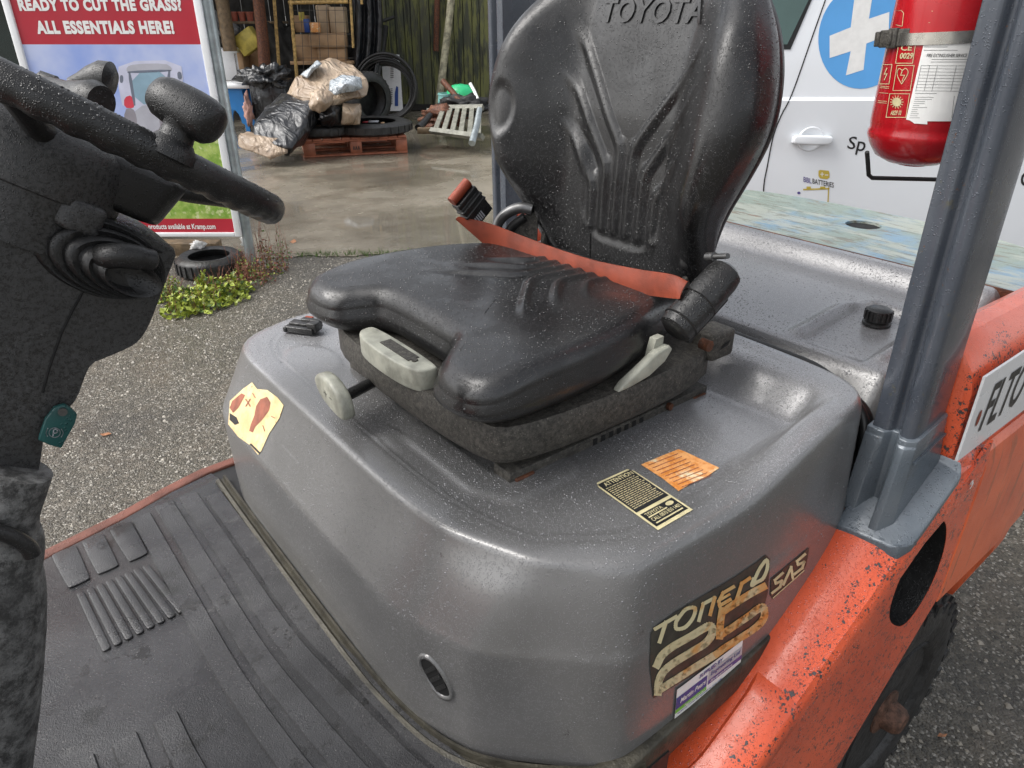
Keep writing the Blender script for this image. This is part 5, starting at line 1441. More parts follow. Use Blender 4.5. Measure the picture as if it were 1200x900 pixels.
# ================================================================ ADVERTISING BANNER
BD = 4.8
pb = lambda u, v, d=BD: atd(u, v, d)
s0, _ = SZ(3, 0, BD); s1, _ = SZ(242, 0, BD); zb_ = SZ(220, 277, BD)[1]; zt2 = 2.15
s0b, s1b = s0, s1
ban = thing('advertising_banner', Wp((s0 + s1) / 2, BD, 0), 'framed red and blue banner reading READY TO CUT THE GRASS behind the steering wheel', 'banner')
yf = yard()
panel = box('banner_panel', s0 + .03, s1 - .05, BD - .004, BD + .02, zb_ + .02, zt2 - .02, M['print_white'], ban, 0, fr=yf)
fo = .035
box('banner_frame', s0, s0 + .045, BD - .02, BD + .02, zb_, zt2, M['white'], ban, .006, fr=yf)
box('banner_frame', s1 - .075, s1 - .03, BD - .02, BD + .02, zb_, zt2, M['white'], ban, .006, fr=yf)
box('banner_frame', s0 + .045, s1 - .075, BD - .018, BD + .02, zb_, zb_ + .03, M['white'], ban, .005, fr=yf)
box('banner_frame', s0 + .045, s1 - .075, BD - .018, BD + .02, zt2 - .04, zt2, M['white'], ban, .005, fr=yf)
tube('banner_post', [Wp(s1 - .010, BD + .03, 0), Wp(s1 - .010, BD + .03, zt2 + .05)], .034, M['galv'], ban, 14)
l0, l1 = s0 + .045, s1 - .075
def zv(v): return SZ(130, v, BD)[1]
def pf_(a, b, off): return tuple(Wp(a, BD - .004 - off, b))
def band(name, v0, v1, mat, off=.001):
    m_ = MB(); flat(m_, rect(l0, l1, max(zb_ + .02, zv(v1)), min(zt2 - .02, zv(v0))), pf_, off); return m_.build(name, mat, ban)
M['psky'] = None
def mk_psky():
    t = NT('printed_sky'); c = t.mix(t.ramp(t.noise(2.2, 4), .35, .65), (.26, .36, .72), (.50, .56, .78)); return t.done(c, .3, 0, .5, .2)
def mk_pgrass():
    t = NT('printed_grass'); c = t.mix(t.ramp(t.noise(9, 6, .7), .35, .65), (.16, .30, .03), (.42, .52, .14)); c = t.mix(t.ramp(t.noise(30, 4), .55, .7), c, (.55, .60, .30)); return t.done(c, .35, 0, .5, .2)
M['psky'] = mk_psky(); M['pgrass'] = mk_pgrass()
band('printed_header', -400, 52, M['print_red'], .0012); band('printed_sky', 52, 155, M['psky'], .0010); band('printed_grass', 155, 256, M['pgrass'], .0011); band('printed_footer', 256, 290, M['print_red'], .0012)
def pq(a, b, c, d): # box in px -> text map
    z1_, z0_ = zv(c), zv(d)
    return lambda u, v, o_=0: pf_(SZ(a, (c + d) / 2, BD)[0] * (1 - u) + SZ(b, (c + d) / 2, BD)[0] * u, z0_ + (z1_ - z0_) * v, o_)
mb = MB(); text(mb, 'READY TO CUT THE GRASS?', pq(22, 213, -2, 13), 0, 1, 0, 1, .055, 0, 1.12, .003); text(mb, 'ALL ESSENTIALS HERE!', pq(43, 204, 24, 40), 0, 1, 0, 1, .055, 0, 1.12, .003)
text(mb, 'More products available at Kramp.com', pq(160, 253, 262, 270), 0, 1, 0, 1, .02, 0, 1, .003)
mb.build('banner_lettering', M['print_white'], ban)
for nm, col, polys in [('haze', (.56, .57, .70), [[(140, 72), (212, 70), (216, 100), (206, 130), (146, 132), (138, 96)]]),
    ('tractor_body', (.42, .42, .47), [[(149, 78), (158, 75), (194, 74), (202, 79), (202, 84), (149, 85)], [(160, 124), (190, 122), (193, 150), (188, 160), (160, 162), (156, 148)]]),
    ('tractor_glass', (.25, .38, .47), [[(154, 85), (198, 83), (196, 120), (160, 123)]]), ('tractor_frame', (.15, .17, .22), [[(150, 84), (154, 84), (160, 123), (157, 124)], [(197, 82), (201, 82), (197, 121), (194, 121)], [(150, 83), (201, 81), (201, 84), (150, 86)], [(141, 88), (145, 88), (145, 97), (141, 97)], [(208, 84), (213, 84), (214, 93), (209, 93)]]),
    ('tractor_red', (.60, .05, .08), [[(146, 114), (155, 111), (158, 122), (157, 127), (146, 126)], [(170, 104), (180, 101), (184, 112), (184, 122), (172, 124)], [(196, 116), (205, 117), (206, 126), (197, 128)]]),
    ('tractor_wheel', (.27, .25, .28), [[(146, 128), (156, 126), (161, 136), (161, 150), (154, 157), (147, 152)], [(188, 124), (198, 124), (201, 136), (199, 149), (192, 153), (187, 146)]])]:
    mm = simple('printed_' + nm, col, .35, var=.12, vs=9)
    mb = MB()
    for k, p in enumerate(polys):
        flat(mb, [tuple(q) for q in chaikin(p, 1)], lambda a, b, c=0: tuple(Wp(SZ(a, b, BD)[0], BD - .0062 - .0005 * len(nm) * .1, SZ(a, b, BD)[1])))
    mb.build('printed_' + nm, mm, ban)
# ================================================================ BRICK BUILDING (behind the banner)
BW = 5.45
bld = thing('brick_building', Wp(-3.4, BW + 1, 0), 'orange brick building with dark window behind the banner at the left edge', 'building')
sr = SZ(112, 200, BW)[0]; zw = SZ(15, 165, BW)[1]; swl = SZ(-60, 100, BW)[0]; swr = SZ(78, 158, BW)[0]
box('wall_core', -5.2, sr, BW + .012, BW + .35, 0, 3.0, M['brickwall'], bld, fr=yf)
bh_, bw_ = .072, .225
nbk = 0; bmesh0 = None
r = 0; z = .004
while z < zw - .02:
    x = sr - (.1125 if r % 2 else 0)
    if r % 2: 
        pass
    xx = sr
    first = True
    while xx > -3.3:
        w = bw_ * (.5 if (first and r % 2) else 1); first = False
        if nbk < 290:
            loc = Wp(xx - w / 2, BW + .005, z + bh_ / 2)
            if bmesh0 is None or abs(w - bw_) > .01:
                o = box('brick', xx - w + .005, xx - .005, BW - .006, BW + .013, z + .004, z + bh_ - .004, M['brick'], bld, .003, 1, fr=yf)
                if abs(w - bw_) < .01:
                    bmesh0 = o; b_ref = loc.copy()
            else:
                o = bmesh0.copy(); link(o); o.parent = bld; o.location = Vector(bmesh0.location) + Vector(loc - b_ref)
            nbk += 1
        xx -= w
    z += bh_; r += 1
box('window_sill', swl, SZ(36, 158, BW)[0], BW - .05, BW + .012, zw - .015, zw + .02, M['white'], bld, .004, fr=yf)
wf_ = box('window_frame', swr - .05, swr, BW - .02, BW + .012, zw + .02, 2.4, M['white'], bld, .004, fr=yf)
box('window_pane', swl, swr - .05, BW - .008, BW + .011, zw + .02, 2.4, M['winglass'], bld, fr=yf)
# things lying at the foot of the banner
def tyre_at(label, s_, d_, z_0, R, w, tilt=(0, 0, 1), group=None, hole_=.62, name='tyre'):
    c = Wp(s_, d_, z_0); n_ = np.array(tilt, float); n_ /= np.linalg.norm(n_)
    ax_ = np.cross(n_, [0, 0, 1.0]) if abs(n_[2]) < .9 else np.array([1.0, 0, 0]); fr = frame(c, ax_, np.cross(n_, ax_))
    V_, F_ = lathev([(R * hole_, -w / 2), (R * (hole_ + .05), -w / 2 - .004), (R * .85, -w / 2 - .01), (R * .97, -w * .4), (R, -w * .3), (R, w * .3), (R * .97, w * .4), (R * .85, w / 2 + .01), (R * (hole_ + .05), w / 2 + .004), (R * hole_, w / 2), (R * (hole_ + .03), w * .3), (R * .88, 0), (R * (hole_ + .03), -w * .3), (R * hole_, -w / 2)], fr, 36)
    o = setsmooth(mesh(name, V_, F_, M['tyre'], loc=tuple(c)), 50); tag(o, label, 'tyre', group)
    mb = MB()
    for k in range(28):
        a = 2 * math.pi * k / 28
        mb.add(*boxv(R - .004, R + .008, -.012, .012, -w * .32, w * .32, lambda p, q_, h, a=a: fr(p * math.cos(a) - q_ * math.sin(a), p * math.sin(a) + q_ * math.cos(a), h)))
    t_ = mb.build('tread', M['tyre'], o); return o
p = atz(226, 338, 0); tyre_at('black tyre lying on the ground under the banner', float(p @ RT), float(p @ FH) + .34, .06, .22, .12)
for (u0, u1, v, dz, lab_) in [(188, 262, 300, .05, 'brown board lying on the ground behind the foot of the banner')]:
    a = SZ(u0, v, 5.25)[0]; b = SZ(u1, v, 5.25)[0]
    tag(box('board', a, b, 5.15, 5.27, .0, .10, M['wood'], None, .006, fr=yf, loc=tuple(Wp((a + b) / 2, 5.2, 0))), lab_, 'board')
def crumple(name, u, v, d, rx, ry, rz, mat, label, cat, seed=0, amp=.35, freq=3., sub=3, z0=None):
    bm = bmesh.new(); bmesh.ops.create_icosphere(bm, subdivisions=sub, radius=1)
    c = atd(u, v, d)
    for vtx in bm.verts:
        n_ = noise.noise(vtx.co * freq + Vector((seed * 7.1, 0, 0))) + .5 * noise.noise(vtx.co * freq * 2.3 + Vector((seed, 3, 0)))
        k = 1 + amp * n_; q_ = vtx.co * k
        p = FH * q_.y * ry + RT * q_.x * rx + z_ * q_.z * rz + c
        if p[2] < .006: p[2] = .006
        vtx.co = Vector(p - c)
    me = bpy.data.meshes.new(name); bm.to_mesh(me); bm.free(); me.materials.append(mat)
    o = bpy.data.objects.new(name, me); link(o); o.location = Vector(c); me.polygons.foreach_set('use_smooth', [True] * len(me.polygons))
    if label: tag(o, label, cat)
    return o
crumple('paper_scrap', 232, 288, 4.95, .045, .03, .03, M['print_white'], 'crumpled white paper caught under the banner', 'litter', 3, .8, 2.5, 3)
crumple('paper_scrap', 289, 284, 4.85, .03, .02, .035, M['print_white'], 'white scrap of plastic beside the right foot of the banner', 'litter', 5, .9, 2.5, 3)
# ---- weeds
def weed(name, spots, n, hmax, cols, label, lsz=.018):
    c0 = np.mean([s_[:2] for s_ in spots], axis=0); t = thing(name, (c0[0], c0[1], 0), label, 'weeds')
    for ci, (mt, frac) in enumerate(cols):
        mb = MB()
        for _ in range(int(n * frac)):
            s_ = random.choice(spots); R_ = s_[2]; a = random.uniform(0, 6.28); rr_ = R_ * 1.25 * random.random() ** .8
            x, y = s_[0] + rr_ * math.cos(a), s_[1] + rr_ * math.sin(a); z = random.random() ** 1.5 * hmax * max(.12, 1 - .75 * rr_ / R_) + .006
            L_ = lsz * random.uniform(.5, 1.3); d_ = Vector((random.gauss(0, 1), random.gauss(0, 1), random.gauss(.3, .5))).normalized(); e_ = d_.cross(Vector((random.gauss(0, 1), random.gauss(0, 1), random.gauss(0, 1)))).normalized() * L_ * .38
            p = Vector((x, y, z)); dn = d_ * L_
            up2 = e_.cross(dn).normalized() * L_ * .12
            mb.add([p, p + dn * .45 + e_ + up2, p + dn, p + dn * .45 - e_ + up2, p + dn * .5], [(0, 1, 4), (1, 2, 4), (2, 3, 4), (3, 0, 4)])
        tag(mb.build('leaves', mt, t), kind='stuff')
    mb = MB()
    for _ in range(int(n / 14)):
        s_ = random.choice(spots); a = random.uniform(0, 6.28); rr_ = s_[2] * math.sqrt(random.random()); x, y = s_[0] + rr_ * math.cos(a), s_[1] + rr_ * math.sin(a)
        h_ = hmax * random.uniform(.5, 1.15); mb.add(*tubev([(x, y, 0), (x + random.gauss(0, .01), y + random.gauss(0, .01), h_ * .5), (x + random.gauss(0, .025), y + random.gauss(0, .025), h_)], [.0018, .0014, .0008], 4))
    tag(mb.build('stems', M['leafred'], t), kind='stuff')
def sp_(u, v, r): p = atz(u, v, 0); return (p[0], p[1], r)
weed('weed_clump', [sp_(214, 366, .10), sp_(238, 360, .13), sp_(262, 352, .12), sp_(276, 342, .09), sp_(244, 345, .10)], 1300, .16, [(M['leaf'], .8), (M['leafdark'], .2)], 'bright yellow-green low weeds on the gravel under the right end of the banner', .034)
weed('weed_clump', [sp_(300, 330, .11), sp_(318, 318, .10), sp_(286, 325, .08)], 1100, .20, [(M['leafred'], .6), (M['leafdark'], .3), (M['leaf'], .1)], 'reddish weeds beside the foot of the banner post', .018)
weed('weed_clump', [sp_(332, 305, .06), sp_(312, 300, .05)], 260, .30, [(M['leafred'], .5), (M['leafdark'], .5)], 'tall thin weed stems at the edge of the concrete', .016)
weed('weed_clump', [sp_(205, 345, .08), sp_(196, 352, .06)], 500, .14, [(M['leafdark'], .6), (M['leaf'], .4)], 'dark green weeds against the tyre under the banner', .022)
mb = MB()
for _ in range(420):
    t = random.random(); s_ = -1.6 + 2.2 * t; d_ = 5.17 + .1 * t + random.gauss(0, .03); p = Wp(s_, d_, 0)
    for k in range(3):
        a = random.uniform(0, 6.28); L_ = random.uniform(.015, .05); w = .002
        q_ = (p[0] + math.cos(a) * L_ * .5, p[1] + math.sin(a) * L_ * .5, L_)
        mb.add([(p[0] - w, p[1], 0), (p[0] + w, p[1], 0), q_], [(0, 1, 2)])
tag(mb.build('edge_grass', M['leafdark']), kind='stuff')
# ================================================================ SHED AT THE BACK
FD = 14.0
fen = thing('plank_fence', Wp(-1.5, FD, 0), 'algae stained dark plank wall at the back of the yard', 'fence')
s_a, s_b = SZ(418, 60, FD)[0], SZ(800, 60, FD)[0]
x = s_a; i = 0
while x < s_b:
    w = random.uniform(.11, .19); dd = random.uniform(0, .03)
    box('plank', x, x + w - .012, FD + dd, FD + dd + .03, .05 + random.uniform(0, .05), 3.3 + random.uniform(-.1, .1), M['plank'], fen, fr=yf)
    x += w; i += 1
box('fence_backing', s_a, s_b, FD + .07, FD + .12, 0, 3.2, M['darkshed'], fen, fr=yf)
box('fence_rail', s_a, s_b, FD - .03, FD - .001, .02, .12, M['darkshed'], fen, fr=yf)
shed = thing('open_shed', Wp(-4.6, 14.2, 0), 'open-fronted dark lean-to shed full of boxes at the back left', 'shed')
sl_ = SZ(215, 60, 14.5)[0] - 2.5
x = sl_; 
while x < s_a + .1:
    w = random.uniform(.22, .34); box('wall_board', x, x + w - .015, 14.5, 14.53, 0, 3.1, M['darkshed'], shed, fr=yf); x += w
box('added_shed_roof', sl_ - .2, s_a + .3, 11.6, 14.8, 3.05, 3.12, M['roofm'], shed, fr=yf)  # roof out of view, added to darken the left part of the shed
box('side_wall', sl_ - .1, sl_, 11.7, 14.5, 0, 3.05, M['darkshed'], shed, fr=yf)
def pxbox(name, u0, u1, v0, v1, d, dep, mat, label=None, cat=None, group=None, bev=.004, parent=None, zmin=None, rot=0):
    """box standing at distance d whose front face spans the given part of the photograph"""
    um, vm = (u0 + u1) / 2, (v0 + v1) / 2
    a, b = SZ(u0, vm, d)[0], SZ(u1, vm, d)[0]; z1_, z0_ = SZ(um, v0, d)[1], SZ(um, v1, d)[1]
    if zmin is not None: z0_ = zmin
    z0_ = max(z0_, .007)
    fr = yard((a + b) / 2, d, rot); w = (b - a) / 2
    o = box(name, -w, w, 0, dep, z0_, z1_, mat, parent, bev, 1, fr=fr, loc=None if parent else tuple(fr(0, dep / 2, z0_)))
    if label: tag(o, label, cat, group)
    return o
def pole(name, p0, p1, r, mat, label, cat='pole', parent=None):
    o = tube(name, [p0, (np.array(p0) * .5 + np.array(p1) * .5) + np.array((r * .3, 0, 0)), p1], [r, r * .95, r * .85], mat, parent, 10, loc=None if parent else tuple(p0))
    if label: tag(o, label, cat)
    return o
# posts
pole('timber_post', atd(270, 60, 12.4) * 1.0, atd(245, -60, 12.4), .105, M['wood'], 'leaning brown timber post behind the white appliance')
o = pole('steel_post', (lambda p: np.array((p[0], p[1], 0)))(atd(307, 90, 12.2)), atd(296, -60, 12.2), .095, M['rust'], 'rusty brown steel post in front of the cardboard boxes')
def lean(name, u0, v0, d0, u1, v1, d1, r, mat, label, cat='pole'): return pole(name, atd(u0, v0, d0), atd(u1, v1, d1), r, mat, label, cat)
lean('birch_pole', 513, 129, 13.2, 536, -70, 13.8, .065, M['birch'], 'pale knotty birch pole leaning against the plank wall')
lean('thin_pole', 511, 60, 13.85, 512, -60, 13.9, .05, M['rust'], 'thin red-brown pole against the plank wall left of the birch pole')
lean('pipe', 441, 95, 13.6, 452, 30, 13.8, .06, M['blk2'], 'dark pipe leaning against the plank wall above the tyre coil', 'pipe')
lean('stick', 431, 78, 13.3, 430, 58, 13.3, .035, M['yellowbar'], 'short pale stick beside the hanging black sheet', 'stick')
lean('iron_bar', 440, 27, 13.5, 462, 20, 13.6, .03, M['blk2'], 'dark iron bar sticking out from the plank wall', 'bar')
# white appliance and stool
pxbox('white_cabinet', 243, 283, 57, 120, 12.6, .6, M['white'], 'white chest appliance behind the blue step stool', 'appliance', bev=.02)
st_ = thing('step_stool', atd(272, 140, 11.6) * np.array((1, 1, 0)), 'blue plastic step stool standing in front of the white appliance', 'stool')
D1 = 11.4
a0, a1 = SZ(255, 120, D1)[0], SZ(288, 120, D1)[0]; zt3, zb3 = SZ(272, 105, D1)[1], .007
w = a1 - a0
arch = [(a0, zb3), (a0 + w * .12, zb3), (a0 + w * .14, zb3 + .10)] + [(a0 + w * .45 + w * .30 * math.cos(t), zb3 + .12 + .20 * math.sin(t)) for t in np.linspace(math.pi, 0, 10)] + [(a1 - w * .16, zb3 + .1), (a1 - w * .14, zb3), (a1, zb3), (a1 - .03, zt3), (a0 + .03, zt3)]
V_, F_ = prism(arch, 0, .03, lambda a, b, h: tuple(Wp(a, D1 + h, b))); F_ = F_[2:]
from mathutils.geometry import tessellate_polygon as tsp
tr = tsp([[Vector((a, b, 0)) for a, b in arch]]); n = len(arch)
F_ = [list(t) for t in tr] + [[n + i for i in t][::-1] for t in tr] + F_
f1 = mesh('stool_side', V_, F_, M['blue'], st_); f2 = f1.copy(); link(f2); f2.parent = st_; f2.location = Vector(FH * .34)
box('stool_top', a0, a1, D1 - .02, D1 + .40, zt3, zt3 + .05, M['blue'], st_, .012, fr=yf)
tr_ = pxbox('tray', 252, 300, 98, 104, 11.35, .45, M['white'], 'shallow white tray on top of the blue step stool', 'tray', bev=.01)
# black crate with rubbish bag
pxbox('black_crate', 294, 336, 94, 144, 11.3, .5, M['blackwrap'], 'black plastic crate between the blue stool and the wrapped load', 'crate', bev=.02)
crumple('black_bag', 312, 90, 11.4, .30, .22, .14, M['blackwrap'], 'crumpled black bag on top of the black crate', 'bag', 4, .9, 2.2, 4)
crumple('pink_rubbish', 291, 130, 11.25, .06, .06, .20, simple('pinkish_sacking', (.42, .24, .20), .6), 'pinkish torn sack between the blue stool and the black crate', 'sack', 6, .7, 2.5, 3)
# boxes
pxbox('cardboard_box', 284, 322, 42, 92, 12.9, .5, M['card'], 'tall brown cardboard box behind the rusty steel post', 'box', bev=.01, zmin=.4)
pxbox('cardboard_box', 276, 286, 62, 95, 12.6, .4, M['card'], 'narrow dark cardboard box right of the white appliance', 'box', zmin=.4)
p0 = SZ(288, 48, 12.5)
fr = yard(p0[0], 12.5, 0)
ca, sa = math.cos(.55), math.sin(.55)
yb = box('yellow_carton', -.17, .17, 0, .22, -.16, .14, M['yellowcard'], None, .006, 1, fr=lambda a, b, c: fr(a * ca - c * sa, b, p0[1] + a * sa + c * ca), loc=tuple(Wp(p0[0], 12.5, p0[1]))); tag(yb, 'tilted yellow and green printed carton on the box heap', 'carton')
crumple('grey_sack', 252, 38, 13.2, .30, .25, .26, M['greybag'], 'crumpled grey sack heaped above the white appliance', 'sack', 2, .7, 2.4, 4)
for k, u in enumerate((275, 284, 293)): 
    c = atd(u, 20, 13.4); o = lathe('terracotta_pot', [(.045, -.07), (.06, .06), (.068, .06), (.068, .08), (.055, .08), (.045, -.06)], zfr(*c), M['tan'], None, 14, loc=tuple(c)); tag(o, 'small terracotta pot, %s of three in a row on the shed shelf' % ('leftmost', 'middle', 'rightmost')[k], 'pot', 'terracotta pots on the shed shelf')
pxbox('shelf_board', 236, 330, 25, 28, 13.3, .4, M['wood'], 'dark shelf board carrying the terracotta pots', 'shelf')
pxbox('shelf_board', 240, 330, 94, 97, 12.6, .55, M['wood'], 'low board under the cardboard boxes behind the stool', 'shelf')
# cage of rusty yellow bars with cardboard
cg = thing('storage_cage', atd(375, 120, 12.8) * np.array((1, 1, 0)), 'rusty yellow wire cage full of flattened cardboard', 'cage')
CD = 12.4
def cb(u0, v0, u1, v1, r=.028, d=CD, nm='cage_bar'): tube(nm, [atd(u0, v0, d), atd(u1, v1, d)], r, M['yellowbar'], cg, 8)
cb(319, -30, 327, 78, .026); cb(337, -40, 348, 92); cb(338, 3, 408, 2, .028); cb(409, -30, 414, 56, .02); cb(430 - 8, -30, 424, 5, .02)
for u in range(352, 412, 10): tube('cage_wire', [atd(u, 0, CD), atd(u + 4, 84, CD)], .004, M['susp'], cg, 6)
for v in range(12, 84, 14): tube('cage_wire', [atd(342, v, CD), atd(414, v, CD)], .004, M['susp'], cg, 6)
pxbox('cage_shelf', 340, 412, 72, 76, 12.6, .6, M['card'], parent=cg)
for (u0, u1, v0, v1, d, m_, lab_) in [(343, 372, 40, 74, 12.75, 'card', 'brown cardboard box at the left in the wire cage'), (362, 404, 39, 56, 12.65, 'card', 'long flat cardboard box in the middle of the wire cage'), (372, 404, 56, 72, 12.7, 'card', 'lower flat cardboard box in the wire cage'), (371, 385, 6, 40, 12.85, 'card2', 'upright pale cardboard sheet with rounded corners in the cage'), (386, 404, 8, 39, 12.8, 'card2', 'wider upright cardboard sheet at the right in the cage'), (345, 360, 18, 38, 12.9, 'card', 'small open cardboard box behind the printed packet')]:
    pxbox('cardboard_box', u0, u1, v0, v1, d, .25, M[m_], lab_, 'box', bev=.012)
pxbox('printed_packet', 356, 362, 22, 38, 12.6, .1, M['print_navy'], 'blue printed packet in the wire cage', 'packet')
pxbox('printed_packet', 363, 374, 26, 38, 12.6, .1, M['rustlabel'], 'orange and white printed packet in the wire cage', 'packet')
pxbox('yellow_packet', 350, 355, 14, 24, 12.6, .1, M['yellowcard'], 'yellow packet at the top left in the wire cage', 'packet')
crumple('dark_heap', 335, 75, 12.9, .28, .3, .55, M['darkshed'], 'dark heap of scrap between the shed posts', 'heap', 8, .5, 2.2, 4)
# hanging black sheet
mb = MB(); n1, n2 = 26, 16
for i in range(n1 + 1):
    for j in range(n2 + 1):
        t = i / n1; u = 408 + 34 * j / n2 + 6 * math.sin(t * 3); 
        if j == 0: u -= 3 * math.sin(t * 9)
        p = atd(u, -40 + 140 * t, 12.9 + .10 * math.sin(j * 1.1 + t * 2)); mb.V.append(tuple(p))
m_ = n2 + 1
mb.F = [(i * m_ + j, i * m_ + j + 1, (i + 1) * m_ + j + 1, (i + 1) * m_ + j) for i in range(n1) for j in range(n2)]
o = mb.build('black_sheet', M['blackwrap'], None, True, loc=tuple(atd(425, 30, 12.9))); sm = o.modifiers.new('thickness', 'SOLIDIFY'); sm.thickness = .012
tag(o, 'black sheet hanging over the front of the plank wall right of the cage', 'sheet')
# white sign board with vertical writing behind the coil
sb = pxbox('sign_board', 449, 470, 64, 130, 13.2, .03, M['plate'], 'white sign board with sideways writing leaning behind the black pipe coil', 'sign', bev=.0)
mb = MB()
def sbm(a, b, off=0):
    return tuple(atd(450 + 18 * a, 128 - 62 * b, 13.195 - off))
V_, F_ = textgeo('sawbones', .02, 0, 1)
V1, F1 = textgeo('oil filters', .02, 0, 1)
mb.build  # lettering runs up the board: unreadable at this size, shown as short dark strokes
for k in range(9): stroke(mb, [(.42, .60 + k * .035), (.62, .605 + k * .035)], .012, sbm, .004)
for k in range(9): stroke(mb, [(.30, .10 + k * .035), (.55, .105 + k * .035)], .014, sbm, .004)
mb.build('board_marks', M['print_black'], sb)
mb = MB(); flat(mb, [(.70, .06), (.92, .06), (.92, .42), (.80, .44), (.70, .30)], sbm, .004); mb.build('board_mark', M['print_navy'], sb)
# coil of black pipe
coil = thing('pipe_coil', atd(455, 138, 12.7) * np.array((1, 1, 0)), 'large coil of black pipe standing against the plank wall', 'coil')
cc = atd(452, 108, 12.7)
for k in range(7):
    R_ = .50 - .018 * k; ctr = cc + RT * (.02 * math.sin(k * 2)) + FH * (.05 * k); ctr[2] = max(ctr[2], R_ + .02)
    tube('pipe_loop', [ctr + (RT * math.cos(a) * R_ + z_ * math.sin(a) * R_) + FH * .05 * math.sin(a + k) for a in np.linspace(0, 2 * math.pi, 40, endpoint=False)], .022, M['blk'], coil, 8, closed=True)
# upright tyre behind the load
tyre_at('upright black tyre standing behind the wrapped load', SZ(432, 118, 12.0)[0], 12.0, .40, .40, .22, tilt=RT * .75 - FH * .65, group=None, hole_=.66)
# ---- pallet --------------------------------------------------------------------
pa = atz(357, 186, 0); pbn = atz(478, 180, 0)
ex = pbn - pa; Lp = float(np.linalg.norm(ex)); ex = ex / Lp; ey = np.cross([0, 0, 1.0], ex)
pal = thing('wooden_pallet', pa + ex * Lp / 2 + ey * .5, 'reddish brown wooden pallet carrying the tyres and wrapped load', 'pallet')
pfr = lambda a, b, c: tuple(pa + ex * a + ey * b + z_ * c)
PD = 1.0
for y in (0, PD / 2 - .06, PD - .12):
    box('pallet_board', 0, Lp, y, y + .12, .008, .030, M['palletw'], pal, .004, 1, pfr)
    for x in (0, Lp / 2 - .07, Lp - .14): box('pallet_block', x, x + .14, y + .002, y + .118, .030, .175, M['palletw'], pal, .005, 1, pfr)
    box('pallet_board', .003, Lp - .003, y + .004, y + .116, .175, .198, M['palletw'], pal, .004, 1, pfr)
nb_ = 11
for k in range(nb_):
    x = (Lp - .12) * k / (nb_ - 1); box('pallet_board', x + random.uniform(0, .01), x + .115, -.004 + random.uniform(-.006, .006), PD + .01, .198, .220, M['palletw'], pal, .004, 1, pfr)
mb = MB()
for k in range(3): stroke(mb, [(Lp / 2 - .04 + k * .03, .08), (Lp / 2 - .03 + k * .03, .12)], .008, lambda a, b, c=0: pfr(a, -.001, b)); stroke(mb, [(Lp / 2 - .03 + k * .03, .12), (Lp / 2 - .022 + k * .03, .08)], .008, lambda a, b, c=0: pfr(a, -.001, b))
mb.build('pallet_stamp', M['print_black'], pal)
q = pfr(Lp * .70, .42, .30); tyre_at('flat black tyre lying on the right half of the pallet', float(np.array(q) @ RT), float(np.array(q) @ FH), .295, .52, .13, hole_=.6)
q = pfr(Lp * .22, .45, .30); tyre_at('flat black tyre on the left half of the pallet half hidden by the black wrap', float(np.array(q) @ RT), float(np.array(q) @ FH), .295, .46, .13, hole_=.6)
for (u0, u1, v0, v1, m_, lab_) in [(425, 431, 143, 148, 'print_red', 'small red packet on the flat tyre'), (432, 443, 142, 148, 'print_grey', 'small grey and blue packet on the flat tyre'), (446, 450, 146, 149, 'card', 'tiny brown packet at the right on the flat tyre')]:
    d_ = float(np.array(pfr(Lp * .62, .3, 0)) @ FH) - .05; pxbox('packet', u0, u1, v0, v1, d_, .08, M[m_], lab_, 'packet', zmin=.362)
# ---- wrapped load ----------------------------------------------------------------
def hullblob(name, pts, mat, parent, seed, amp=.02, freq=4., it=3, sm=.5):
    bm = bmesh.new()
    for p in pts: bm.verts.new(p)
    r_ = bmesh.ops.convex_hull(bm, input=bm.verts)
    bmesh.ops.delete(bm, geom=[g for g in r_['geom_unused'] + r_['geom_interior'] if isinstance(g, bmesh.types.BMVert)], context='VERTS')
    bmesh.ops.triangulate(bm, faces=bm.faces)
    for k in range(it):
        es = list(bm.edges)
        bmesh.ops.subdivide_edges(bm, edges=es, cuts=1, use_grid_fill=True)
        if k < it - 1 or k == 0:
            bmesh.ops.smooth_vert(bm, verts=bm.verts, factor=sm, use_axis_x=True, use_axis_y=True, use_axis_z=True)
        bmesh.ops.triangulate(bm, faces=bm.faces)
    bm.normal_update()
    for v in bm.verts:
        q_ = v.co * freq + Vector((seed * 5.3, seed, 0))
        qs = Vector((q_.x * .9, q_.y * .35, q_.z * .9)); a = noise.noise(q_ * .5); b = max(0, 1 - abs(noise.noise(qs * 1.3 + Vector((9, 2, seed)))) * 3.2) ; c_ = max(0, 1 - abs(noise.noise(Vector((q_.x * .5, q_.y, q_.z * 1.3)) * 2.2)) * 6)
        v.co += v.normal * amp * (1.0 * a + 1.5 * b + .25 * c_)
        if v.co.z < .008: v.co.z = .008
    V_ = [tuple(v.co) for v in bm.verts]; bm.verts.index_update(); F_ = [[v.index for v in f.verts] for f in bm.faces]; bm.free()
    return mesh(name, V_, F_, mat, parent, True)
def pts_(lst): return [tuple(atd(u, v, d)) for u, v, d in lst]
wl = thing('wrapped_load', atd(340, 178, 9.0) * np.array((1, 1, 0)), 'machine part wrapped in black and beige plastic leaning on the pallet', 'wrapped load')
hullblob('black_wrap', pts_([(296, 150, 8.9), (297, 163, 8.8), (338, 186, 8.7), (342, 176, 8.6), (378, 132, 9.3), (372, 120, 9.2), (345, 108, 9.5), (330, 108, 9.9), (350, 110, 10.1), (310, 128, 9.7), (365, 160, 9.5), (300, 150, 9.5)]), M['blackwrap'], wl, 1, .016, 3.2, 4, .12)
hullblob('beige_foot', pts_([(278, 158, 8.75), (278, 172, 8.7), (318, 187, 8.55), (338, 180, 8.6), (338, 164, 8.75), (292, 154, 9.0), (330, 172, 9.0)]), M['beigewrap'], wl, 2, .010, 5, 3, .08)
